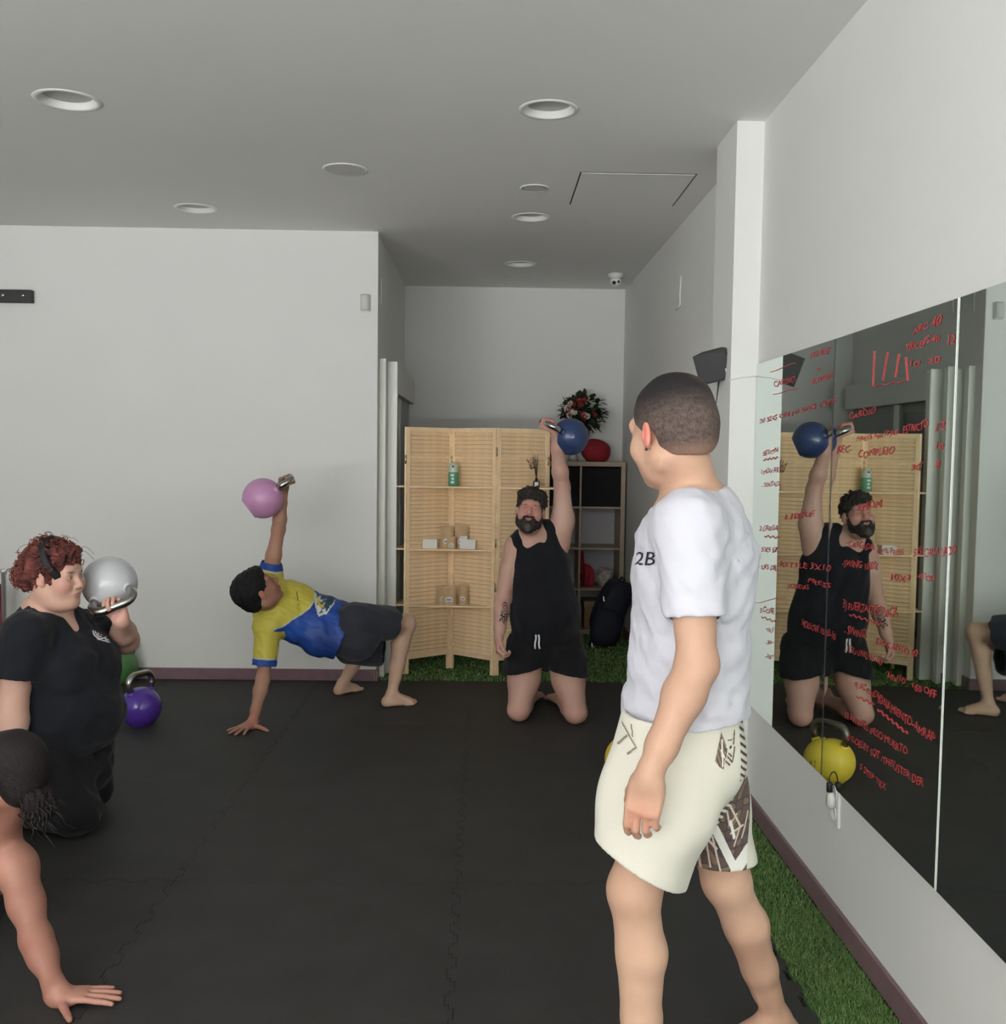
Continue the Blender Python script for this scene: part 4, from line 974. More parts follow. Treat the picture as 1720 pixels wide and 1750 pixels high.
# ================================================================== PERSON 1: man in white T-shirt, seen from behind-left
def person(x, y, label): return empty('person', (x, y, 0), label, 'person')
def A(px, py, Y): return np.array(at(px, py, Y))
pI = person(1.18*.4, 2.35, 'man with cropped dark hair in white T-shirt and printed cream shorts, back turned')
if 1:
    skin = (196, 156, 132)
    hd = A(1147, 738, 2.28); phi = math.radians(57)
    H = Fr(hd, (-math.cos(phi), math.sin(phi), -.16), (-.06, 0, 1), 1.03)
    neck = A(1190, 868, 2.30); chest = A(1186, 965, 2.31); belly = A(1178, 1110, 2.32); pelv = A(1170, 1225, 2.33)
    tl = nrm((.13, -1, 0)); # person's left (towards camera)
    fw = np.array((-1, -.13, 0)); fw = nrm(fw)
    shL = A(1178, 897, 2.13); elL = A(1192, 1135, 2.09); wrL = A(1111, 1322, 2.04)
    shR = A(1196, 893, 2.49); elR = A(1205, 1115, 2.56); wrR = A(1165, 1290, 2.54)
    hipL = A(1160, 1245, 2.24); hipR = A(1185, 1245, 2.42); knL = A(1086, 1520, 2.25); anL = A(1098, 1872, 2.29); knR = A(1243, 1505, 2.48); anR = A(1326, 1738, 2.60)
    torso = [seg(neck+np.array((0, 0, -.02)), chest+np.array((0, 0, .06)), .075, .105, .04, side=tl, fa=1.15, fb=1.5), seg(chest+np.array((0, 0, .06)), belly, .112, .095, .05, side=tl, fa=1.45, fb=1.45), seg(belly, pelv, .090, .088, .05, side=tl, fa=1.4, fb=1.3),
             seg(shL+np.array((-.01, .03, -.01)), shR-np.array((.01, .03, .01)), .054, .054, .05)]
    neckp = [seg(H.p(0, -.030, -.045), neck+np.array((.01, 0, .0)), .051, .056, .03), seg(neck, lerp(neck, shL, .6), .052, .045, .04), seg(neck, lerp(neck, shR, .6), .052, .045, .04)]
    fL = nrm(A(1092, 1420, 2.04)-wrL)
    body = [Grp(head_prims(H)+neckp, .02), Grp(ear_prims(H, -1), .006), Grp(ear_prims(H, 1), .006), Grp(torso, .03), Grp(arm_prims(shL, elL, wrL, 1.0, 1.06), .03), Grp(arm_prims(shR, elR, wrR, 1.0, 1.05), .03),
            Grp(leg_prims(hipL+np.array((0,0,-.06)), knL, anL, (1, 0, .0), 1.03, 1.0), .02), Grp(leg_prims(hipR+np.array((0,0,-.06)), knR, anR, (.9, 0, -.4), 1.03, 1.0), .02)]
    body += hand_groups(wrL, fL, (.45, .9, 0), (-1, .25, 0), 1.0, curls=((.22, .5, .35), (.27, .58, .38), (.35, .62, .4), (.42, .68, .42)), spread=.0, thumb=fL*.8+np.array((-.15, .55, 0)), thumb_curl=(.25, .2))
    body += hand_groups(wrR, nrm(wrR-elR), (.2, -1, 0), (-1, 0, 0), 1.0, curl=(.4, .5, .4), spread=.03)
    body += foot_group(anL, (-1, -.1), 0, 1.02, 1)+foot_group(anR, (-.93, -.25), 0, 1.02, -1)
    def colI(P):
        C_ = mottled(P, skin, .035, 22, 3)
        L_ = H.loc(P)
        for s in (-1, 1): C_ = mixc(C_, (226, 130, 118), blot(L_, (s*.084, -.008, -.004), (.018, .03, .036), .4)*.85)
        C_ = mixc(C_, (216, 150, 128), blot(P, wrL+fL*.1, (.08, .08, .08), .9)*.5)
        C_ = mixc(C_, (196, 128, 110), blot(P, wrL+fL*.085, (.02, .02, .03))*.25)
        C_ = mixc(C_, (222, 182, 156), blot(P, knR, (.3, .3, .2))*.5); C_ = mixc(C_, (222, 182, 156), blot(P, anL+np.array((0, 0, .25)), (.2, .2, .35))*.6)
        C_ = mixc(C_, (156, 122, 104), blot(L_, (-.045, .07, -.075), (.03, .05, .035))*.6)   # stubble on the jaw
        C_ = mixc(C_, (170, 118, 92), np.clip((.022-np.abs((P[:, 2]-elL[2]+.1)))/.02, 0, 1)[:, None]*0)
        return C_
    sdf_part('body', body, .0042, 'skin', pI, colI)
    eyes(H, pI)
    # hair: thin cropped shell, darker on top, faded to the sides
    hair = [Grp([H.e((0, -.019, .037), (.0775, .0995, .0895), .01), H.e((0, -.05, -.01), (.068, .066, .070), .03), H.e((0, .085, -.055), (.11, .085, .075), .012, '-'), H.e((0, .12, .0), (.09, .06, .055), .01, '-'),
                 H.e((0, -.03, -.115), (.12, .10, .060), .012, '-'), H.e((.085, -.004, -.022), (.03, .026, .036), .008, '-'), H.e((-.085, -.004, -.022), (.03, .026, .036), .008, '-')], .01, folds(5, .0012, 70))]
    ff = folds(9, 1, 300, n=6); f2 = folds(10, 1, 420, n=6)
    def colH(P):
        L_ = H.loc(P); t = np.clip((L_[:, 2]-.020-.25*(-L_[:, 1])*.15)/.060, 0, 1)[:, None]; n_ = (.5*ff(P[:, 0], P[:, 1], P[:, 2])+.4*f2(P[:, 0], P[:, 1], P[:, 2])+rng.normal(0, .8, len(P)))[:, None]
        side = L3((92, 78, 72))[None]*(1+.30*np.clip(n_, -1.4, 1.6)); top = L3((36, 31, 32))[None]*(1+.12*n_)
        low = np.clip((-.028-L_[:, 2])/.03, 0, 1)[:, None]; side = side*(1-low*.65)+L3((170, 132, 112))[None]*low*.65
        c_ = side*(1-t)+top*t; crown = blot(L_, (.02, -.075, .085), (.035, .035, .04), .8); return mixc(c_, (112, 84, 74), crown*.55)
    sdf_part('hair', hair, .0030, 'hair_mat', pI, colH)
    # T-shirt
    tee = [seg(neck+np.array((0.0, 0, -.03)), chest+np.array((0, 0, .05)), .082, .116, .05, side=tl, fa=1.2, fb=1.42), seg(chest+np.array((0, 0, .05)), A(1182, 1010, 2.31), .122, .122, .05, side=tl, fa=1.38, fb=1.36), seg(A(1182, 1010, 2.31), belly, .122, .118, .05, side=tl, fa=1.36, fb=1.36), seg(belly, pelv+np.array((0, 0, -.04)), .120, .156, .05, side=tl, fa=1.36, fb=1.30),
           seg(shL+np.array((0, .05, -.005)), shR-np.array((0, .05, .005)), .068, .068, .05), seg(neck+np.array((0, 0, -.01)), lerp(neck, shL, .75), .055, .052, .05), seg(neck+np.array((0, 0, -.01)), lerp(neck, shR, .75), .055, .052, .05),
           seg(neck+np.array((.02, 0, -.02)), chest+np.array((.035, 0, .03)), .07, .10, .05)]
    hem = A(1170, 1214, 2.33); ngrp = seg(H.p(0, -.02, -.06), neck+np.array((-.018, 0, .030)), .075, .082, .01); ngrp.op = 'hole'; ngrp.k = .012
    wf = folds(21, .0052, 46, (1.2, 1, .7), 5); wf2 = folds(22, .0018, 105, (1.2, 1, 1.1), 5)
    fold1 = lambda X, Y, Z: wf(X, Y, Z)*(.7+.3*np.tanh((1.0-Z)*6))+wf2(X, Y, Z)+.004*np.sin(Z*95+X*30)*np.exp(-((Z-(hem[2]+.03))/.05)**2)
    cutL = lerp(shL, elL, .66); aL = nrm(elL-shL)
    g1 = Grp(tee+[plane(hem, (.10, 0, -1), .004), ngrp], .01, fold1)
    slL = [seg(shL, cutL+aL*.05, .067, .0690, .03, cut=(cutL, aL))]; aR = nrm(elR-shR); cutR = lerp(shR, elR, .62)
    slR = [seg(shR, cutR+aR*.05, .067, .0690, .03, cut=(cutR, aR))]
    shirt = sdf_part('t_shirt', [g1, Grp(slL, .05, wf2), Grp(slR, .05, wf2)], .0048, 'cloth', pI, lambda P: mottled(P, (202, 201, 210), .004, 10), shell=.010, it=3)
    # shorts
    wst = pelv+np.array((0, 0, .03))
    fLg = [seg(hipL+np.array((.0, .03, .01)), lerp(hipL, knL, .45), .122, .112, .05, side=(1, 0, 0), fa=1.02, fb=1.12), seg(lerp(hipL, knL, .45), lerp(hipL, knL, 1.12), .112, .106, .05, side=(1, 0, 0), fa=1.12, fb=1.02)]
    hemL = A(1092, 1474, 2.25); hnL = nrm(np.array((-.56, 0, -1.0)))
    fRg = [seg(hipR+np.array((0, -.03, .01)), lerp(hipR, knR, .5), .108, .088, .05), seg(lerp(hipR, knR, .5), lerp(hipR, knR, 1.1), .088, .084, .05)]
    hemR = A(1232, 1464, 2.48); hnR = nrm(np.array((.0, 0, -1.0)))
    sf = folds(31, .0040, 34, (1, 1, .6), 4)
    seat = [seg(wst, pelv+np.array((0, 0, -.06)), .112, .132, .05, side=tl, fa=1.3, fb=1.3), seg(wst+np.array((.0, 0, -.05)), pelv+np.array((.02, 0, -.10)), .12, .12, .05, side=tl, fa=1.2, fb=1.2)]
    short_groups = [Grp(seat+[plane(A(1170, 1198, 2.33), (0, 0, 1), .003)], .03, sf), Grp(fLg+[plane(hemL, hnL, .003), plane(A(1170, 1205, 2.33), (0, 0, 1), .003)], .03, sf), Grp(fRg+[plane(hemR, hnR, .003), plane(A(1170, 1205, 2.33), (0, 0, 1), .003)], .03, sf)]
    shorts = sdf_part('shorts', short_groups, .0048, 'cloth', pI, lambda P: mottled(P, (220, 216, 202), .006, 10), shell=.011, it=3)
    # chest monogram
    bv = bvh_of([shirt]); me = text_mesh('2B', .044, .15); co = [v.co for v in me.vertices]; cx = sum(v.x for v in co)/len(co)
    for v in me.vertices: v.co.x -= cx
    c0 = A(1104, 966, 2.20); nn = nrm(c0-np.array((0, 0, CAMZ))); 
    rgt = nrm(np.cross(nn, (0, 0, 1))); proj_mesh(me, c0, rgt, (0, 0, 1), nn, bv, .006); mat('ink', (32, 34, 42), .6); link('monogram', me, 'ink', shirt)
    # printed pattern on the shorts
    bs = bvh_of([shorts]); nn = np.array((0, 1., 0)); 
    def wolf(u, v):
        ear1 = inpoly(u, v, [(.10, .45), (.30, .98), (.52, .62), (.46, .30), (.40, .0), (.22, .08), (.02, .25)])
        face = inpoly(u, v, [(.46, .62), (.62, .74), (.80, .72), (.97, .96), (.99, .45), (.85, .15), (.60, .02), (.46, .15)])
        if ear1:
            if sdist(u, v, (.33, .75), (.36, .1)) < .035 or sdist(u, v, (.30, .5), (.45, .3)) < .03: return (232, 224, 214)
            return (136, 116, 104) if (math.sin(u*40+v*22) > -.5) else (84, 66, 60)
        if face:
            for a_, b_ in (((.46, .62), (.55, .45)), ((.62, .74), (.80, .72)), ((.97, .96), (.90, .6)), ((.95, .5), (.84, .16)), ((.6, .3), (.85, .12)), ((.5, .2), (.7, .08)), ((.55, .5), (.5, .3)), ((.66, .38), (.78, .3))):
                if sdist(u, v, a_, b_) < .028: return (104, 84, 76)
            if sdist(u, v, (.72, .52), (.78, .54)) < .03: return (70, 56, 52)
        return None
    def place(name, x0, y0, x1, y1, Y, nx, ny, fn):
        a, b_ = A(x0, y1, Y), A(x1, y0, Y); decal(name, shorts, bs, (a+b_)/2, (1, 0, 0), (0, 0, 1), abs(b_[0]-a[0]), abs(b_[2]-a[2]), nx, ny, fn, 'print', inward=(0, 1, 0))
    place('wolf_print', 1222, 1254, 1266, 1318, 2.15, 46, 66, wolf)
    def camo(u, v):
        x = u; y = 1-v   # y down
        lft = .02+.0*y+.62*max(0, .62-y)/.62
        if x < lft+.03*math.sin(y*50): return None
        if y > .16 and x < lft+.16 and y < .62:
            return None if math.sin((y*1.35-x*.35)*62) > .15 else (82, 70, 66)
        for a_, b_, w_ in (((.34, .50), (.78, .98), .060), ((.78, .98), (1.0, .80), .09), ((.60, .42), (.70, .60), .025)):
            if sdist(x, y, a_, b_) < w_: return (236, 234, 226)
        for a_, b_, w_ in (((.55, .22), (.80, .48), .016), ((.80, .48), (.72, .70), .014), ((.52, .30), (.58, .45), .014), ((.30, .58), (.52, 1.0), .014), ((.95, .35), (.86, .62), .014), ((.62, .55), (.86, .48), .012), ((.08, .70), (.20, 1.0), .020), ((.20, .62), (.34, .95), .014), ((.02, .85), (.10, 1.0), .02), ((.58, .45), (.72, .34), .010), ((.2, .6), (.4, .72), .016)):
            if sdist(x, y, a_, b_) < w_: return (222, 204, 186)
        q = math.sin(x*19+3*math.sin(y*13))+math.sin(y*34+4*math.sin(x*8)); r_ = math.sin(y*230+x*12)
        c_ = (96, 80, 72) if q > .2 else (74, 66, 72) if q > -.8 else (124, 104, 84)
        if r_ > .82: c_ = tuple(int(t*1.25) for t in c_)
        return c_
    place('leg_print', 1184, 1328, 1284, 1492, 2.38, 110, 190, camo)
    def edge(u, v):
        return (86, 72, 68) if math.sin(v*60+u*8) > .35 and u > .15 else None
    place('edge_print', 1262, 1215, 1284, 1335, 2.2, 16, 100, edge)
    def drawc(u, v):
        for a_, b_ in (((.2, .95), (.9, .3)), ((.9, .3), (.5, .05)), ((.1, .2), (.5, .55)), ((.7, .9), (.75, .6))):
            if sdist(u, v, a_, b_) < .03: return (140, 130, 112)
        return None
    place('front_print', 1058, 1235, 1090, 1290, 2.2, 34, 56, drawc)
    # bracelet-free left side: small black earring
    b = bmesh.new(); bmesh.ops.create_uvsphere(b, u_segments=10, v_segments=8, radius=.0035, matrix=Matrix.Translation(Vector(H.p(-.082, -.004, -.036)))); part('earring', b, 'black_plastic', pI, True)
# ================================================================== PERSON 2: kneeling man in black tank top, left arm raised
pK = person(.35, 5.9, 'bearded man in black tank top kneeling and pressing a blue kettlebell overhead')
if 1:
    skin = (190, 150, 134)
    H = Fr(A(907, 874, 5.83), (-.08, -1, .26), (.12, .2, 1), 1.01)
    neck = A(912, 915, 5.90); chest = A(924, 965, 5.91); belly = A(932, 1045, 5.90); pelv = A(931, 1098, 5.95)
    sd = (1, 0, 0)
    shR = A(879, 934, 5.90); elR = A(860, 1024, 5.88); wrR = A(853, 1090, 5.74)
    shL = A(962, 907, 5.92); elL = A(961, 832, 5.90); wrL = A(950, 745, 5.82)
    hipR = A(904, 1108, 5.96); hipL = A(960, 1108, 5.96)
    knR = atz(887, 1214, .065); knL = atz(984, 1219, .065); knR = np.array(knR); knL = np.array(knL)
    anR = np.array((knR[0]+.09, knR[1]+.37, .055)); anL = np.array((knL[0]-.06, knL[1]+.37, .055))
    torso = [seg(neck, chest, .07, .10, .04, side=sd, fa=1.2, fb=1.5), seg(chest, belly, .118, .135, .05, side=sd, fa=1.42, fb=1.32), seg(belly, pelv, .135, .125, .05, side=sd, fa=1.32, fb=1.4), seg(shR+np.array((.03, 0, 0)), shL-np.array((.03, 0, 0)), .06, .062, .05)]
    neckp = [seg(H.p(0, -.03, -.05), neck, .060, .068, .03), seg(neck, lerp(neck, shR, .7), .055, .048, .04), seg(neck, lerp(neck, shL, .7), .055, .05, .04)]
    armL = [seg(shL+np.array((-.03, 0, -.08)), shL+np.array((0, 0, .06)), .075, .066, .03), seg(shL+np.array((0, 0, .06)), elL, .066, .046, .03), seg(elL, lerp(elL, wrL, .3), .046, .047, .02), seg(lerp(elL, wrL, .3), lerp(elL, wrL, .75), .047, .036, .02), seg(lerp(elL, wrL, .75), wrL, .036, .029, .02)]
    fL = nrm((-.28, -.05, 1.)); nL = nrm((-1, -.1, -.15)); thL = (0, -1, 0)
    def shin(k, a): return [seg(k+np.array((0, .02, .0)), lerp(k, a, .35), .055, .056, .02), seg(lerp(k, a, .35), a, .056, .034, .02)]
    def thigh(hp, k): return [seg(hp, lerp(hp, k, .5), .105, .094, .03), seg(lerp(hp, k, .5), k+np.array((0, 0, .01)), .094, .064, .03), ell(k, (.066, .062, .062), None, .02)]
    body = [Grp(head_prims(H, True, jaw=1.1, fat=.5)+neckp, .02), Grp(ear_prims(H, 1), .006), Grp(ear_prims(H, -1), .006), Grp(torso, .03), Grp(arm_prims(shR, elR, wrR, 1., 1.12), .03), Grp(armL, .03),
            Grp(thigh(hipR, knR), .02), Grp(thigh(hipL, knL), .02), Grp(shin(knR, anR)+[plane((0, 0, .002), (0, 0, -1), .004)], .02), Grp(shin(knL, anL)+[plane((0, 0, .002), (0, 0, -1), .004)], .02)]
    # feet pointing back, soles up
    def backfoot(a, dx):
        d = nrm((dx, 1, 0)); s_ = np.cross(d, (0, 0, 1)); g = [Grp([seg(a+np.array((0, -.02, .02)), a+d*.05, .034, .030, .02), ell(a+np.array((0, .0, .045)), (.03, .03, .035), None, .02), seg(a+d*.03+np.array((0, 0, -.005)), a+d*.15+np.array((0, 0, -.02)), .032, .020, .02, side=s_, fa=1.1, fb=1.9), plane((0, 0, .002), (0, 0, -1), .004)], .02)]
        for i in range(5): g.append(Grp([seg(a+d*.15+s_*(-.032+.016*i)+np.array((0, 0, -.028)), a+d*(.19-.005*abs(i-1))+s_*(-.034+.017*i)+np.array((0, 0, -.032)), .010, .009, .003)], .005))
        return g
    body += backfoot(anR, .35)+backfoot(anL, -.3)
    body += grip(wrL, fL, nL, thL, 1.08, .97)
    body += hand_groups(wrR, nrm(wrR-elR+np.array((0, .02, -.06))), (1, .1, 0), (0, -1, 0), 1.0, curl=(.9, 1.1, .7), spread=.02, thumb=nrm(wrR-elR)*.7+np.array((.3, -.4, 0)), thumb_curl=(.4, .5))
    def colK(P):
        C_ = mottled(P, skin, .05, 20, 4); L_ = H.loc(P)
        face = blot(L_, (0, .06, -.01), (.085, .09, .10), .5); C_ = mixc(C_, (180, 118, 104), face*.75); C_ = mixc(C_, (206, 148, 130), blot(L_, (0, .10, -.02), (.016, .03, .03))*.8)
        for s in (-1, 1): C_ = mixc(C_, (110, 66, 58), blot(L_, (s*.031, .088, -.001), (.018, .016, .0045), .8)*.8); C_ = mixc(C_, (70, 52, 48), blot(L_, (s*.032, .09, .019), (.022, .02, .006), .8)*.8)
        C_ = mixc(C_, (150, 84, 80), blot(L_, (0, .1, -.066), (.024, .02, .012))*.9)
        C_ = mixc(C_, (205, 128, 120), blot(P, wrL+fL*.09, (.09, .09, .08))*.8); C_ = mixc(C_, (205, 132, 122), blot(P, wrR+np.array((0, 0, -.08)), (.08, .08, .09))*.7)
        for k in (knR, knL): C_ = mixc(C_, (214, 146, 138), blot(P, k, (.08, .08, .07))*.7)
        C_ = mixc(C_, (216, 182, 168), blot(P, lerp(shL, elL, .5), (.09, .09, .2))*.6)
        return C_
    sdf_part('body', body, .0045, 'skin', pK, colK)
    # tattoo on the right forearm
    bk = bvh_of([bpy.data.objects[[o.name for o in bpy.data.objects if o.parent == pK and o.name.startswith('body')][0]]])
    def tat(u, v):
        r = math.hypot(u-.55, v-.72); th = math.atan2(v-.72, u-.55)
        if r < .30 and abs(((r-.02)-(.045*(th % (2*PI))/1.3)) % .13-.06) < .028: return (58, 54, 58)
        for a_, b_ in (((.25, .60), (.35, .15)), ((.15, .45), (.5, .35)), ((.55, .42), (.45, .08)), ((.2, .3), (.05, .2)), ((.75, .5), (.6, .2))):
            if sdist(u, v, a_, b_) < .045: return (62, 56, 60)
        return None
    q = A(863, 1053, 5.7); decal('tattoo', pK, bk, q, (1, 0, 0), (0, 0, 1), .062, .125, 34, 62, tat, 'print', .0008, inward=(0, 1, 0))
    # hair and beard
    hfold = folds(44, .0055, 190, n=6)
    hair = [Grp([H.e((0, -.022, .046), (.083, .102, .090)), H.e((0, .045, .098), (.062, .045, .030), .02), H.e((-.05, .04, .085), (.034, .04, .032), .02), H.e((.045, .03, .088), (.04, .045, .028), .02), H.e((-.068, .03, .055), (.022, .03, .03), .015), H.e((0, .105, -.022), (.075, .07, .078), .008, '-'), H.e((0, .02, -.075), (.12, .11, .065), .01, '-')], .01, hfold)]
    hc = lambda P: L3((44, 38, 34))[None]*(1+.35*np.clip(folds(7, 1, 160, n=5)(P[:, 0], P[:, 1], P[:, 2]), -1.2, 1.8))[:, None]
    o = sdf_part('hair', hair, .0045, 'hair_mat', pK, hc)
    curls_b = bmesh.new(); rs = np.random.RandomState(8)
    for i in range(46):
        a = rs.uniform(-PI, PI); e_ = rs.uniform(.35, 1.4); c = V3(math.cos(a)*math.cos(e_)*.082, -.01+math.sin(a)*math.cos(e_)*.09, .05+math.sin(e_)*.088)
        if c[1] > .08 and c[2] < .08: continue
        P_ = []; r0 = rs.uniform(.008, .014); ax = nrm(rs.normal(0, 1, 3)); e1 = nrm(np.cross(ax, (.3, .8, .5))); e2 = np.cross(ax, e1)
        for k in range(9): t_ = k*.75; P_.append(H.p(c+e1*math.cos(t_)*r0+e2*math.sin(t_)*r0+ax*k*.0018))
        tube(curls_b, P_, .0036, 5)
    cm = bm_mesh(curls_b, 'curls'); mat('dark_hair', (48, 41, 37), .6); c_ = link('hair_curls', cm, 'dark_hair', o, True); c_['kind'] = 'stuff'
    beard = [Grp([H.e((0, .055, -.088), (.060, .054, .046)), H.e((0, .080, -.112), (.036, .034, .030), .02), H.e((-.058, .028, -.055), (.020, .030, .045), .02), H.e((.058, .028, -.055), (.020, .030, .045), .02), H.e((0, .103, -.0515), (.031, .009, .0065), .006), H.e((-.028, .095, -.062), (.008, .012, .016), .008), H.e((.028, .095, -.062), (.008, .012, .016), .008),
                  H.e((0, .112, -.0665), (.021, .022, .0085), .004, '-'), H.e((0, .075, .012), (.062, .06, .058), .01, '-')], .01, folds(45, .0022, 260))]
    bc = lambda P: mixc(hc(P)*1.1, (104, 98, 94), blot(H.loc(P), (.0, .10, -.115), (.022, .05, .03))*.6)
    sdf_part('beard', beard, .0042, 'hair_mat', pK, bc)
    # tank top
    tk = [seg(chest+np.array((0, 0, .0)), belly, .133, .150, .05, side=sd, fa=1.34, fb=1.30), seg(belly, pelv+np.array((0, 0, .02)), .150, .150, .05, side=sd, fa=1.30, fb=1.36), seg(lerp(neck, shR, .70)+np.array((0, 0, -.004)), chest+np.array((-.03, 0, 0)), .072, .12, .05), seg(lerp(neck, shL, .50)+np.array((0, 0, .01)), chest+np.array((.03, 0, 0)), .073, .12, .05),
          seg(neck+np.array((0, .03, -.01)), chest, .07, .12, .05, side=sd, fa=1.2, fb=1.35)]
    nh = seg(neck+np.array((-.01, .02, .085)), neck+np.array((-.004, -.095, .022)), .058, .046, .01); nh.op = 'hole'; nh.k = .01
    ah = seg(shL+np.array((.068, -.2, .055)), shL+np.array((.068, .2, .055)), .098, .098, .01); ah.op = 'hole'; ah.k = .01
    ah2 = seg(shL+np.array((.092, -.2, -.05)), shL+np.array((.092, .2, -.05)), .060, .060, .01); ah2.op = 'hole'; ah2.k = .02
    ar = seg(shR+np.array((-.092, -.2, -.02)), shR+np.array((-.085, .2, -.05)), .068, .068, .01); ar.op = 'hole'; ar.k = .01
    kf = folds(51, .0055, 44, (1.2, 1, .7), 5)
    tank = sdf_part('tank_top', [Grp(tk+[plane(A(930, 1103, 5.9), (0, 0, -1), .004), nh, ah, ah2, ar], .01, kf)], .0055, 'cloth', pK, lambda P: mottled(P, (25, 26, 31), .06, 12), shell=.012, it=3)
    st = [seg(pelv+np.array((0, 0, .05)), pelv+np.array((0, 0, -.03)), .145, .150, .05, side=sd, fa=1.36, fb=1.36)]
    sR = [seg(hipR+np.array((0, 0, .02)), lerp(hipR, knR, .6), .132, .128, .04)]; sL = [seg(hipL+np.array((0, 0, .02)), lerp(hipL, knL, .6), .132, .128, .04)]
    sf = folds(52, .0035, 60, (1, 1, 1), 4)
    sh_ = sdf_part('shorts', [Grp(st+[plane(A(931, 1092, 5.9), (0, 0, 1), .003), plane(A(931, 1152, 5.9), (0, 0, -1), .003)], .03, sf), Grp(sR+[plane(A(893, 1143, 5.9), (.22, 0, -1), .003)], .03, sf), Grp(sL+[plane(A(972, 1146, 5.9), (-.16, 0, -1), .003)], .03, sf)], .0055, 'cloth', pK, lambda P: mottled(P, (23, 23, 26), .06, 12), shell=.012, it=3)
    b = bmesh.new(); bv = bvh_of([sh_])
    for x0, x1 in ((920, 919), (925, 927)):
        pts_ = []
        for k in range(6):
            o_ = Vector(A(x0+(x1-x0)*k/5+(math.sin(k*1.3)*.8), 1100+25*k/5, 5.5)); h_ = bv.ray_cast(o_, Vector((0, 1, 0)), 1.); pts_.append((h_[0] if h_[0] else Vector((o_.x, 5.78, o_.z)))-Vector((0, .016, 0)))
        ym = min(q_.y for q_ in pts_); pts_ = [Vector((q_.x, ym+.004, q_.z)) for q_ in pts_]; tube(b, pts_, .0055, 6)
    mat('white_cord', (225, 225, 222), .7); part('drawstring', b, 'white_cord', sh_, True)
    bar = wrL+fL*.074+nL*.032
held_bell(Vector(A(974, 746, 5.86)), Vector(bar), (0, 1, 0), 1.02, (44, 62, 104), 'blue kettlebell held overhead by the kneeling man', roughness=.38)

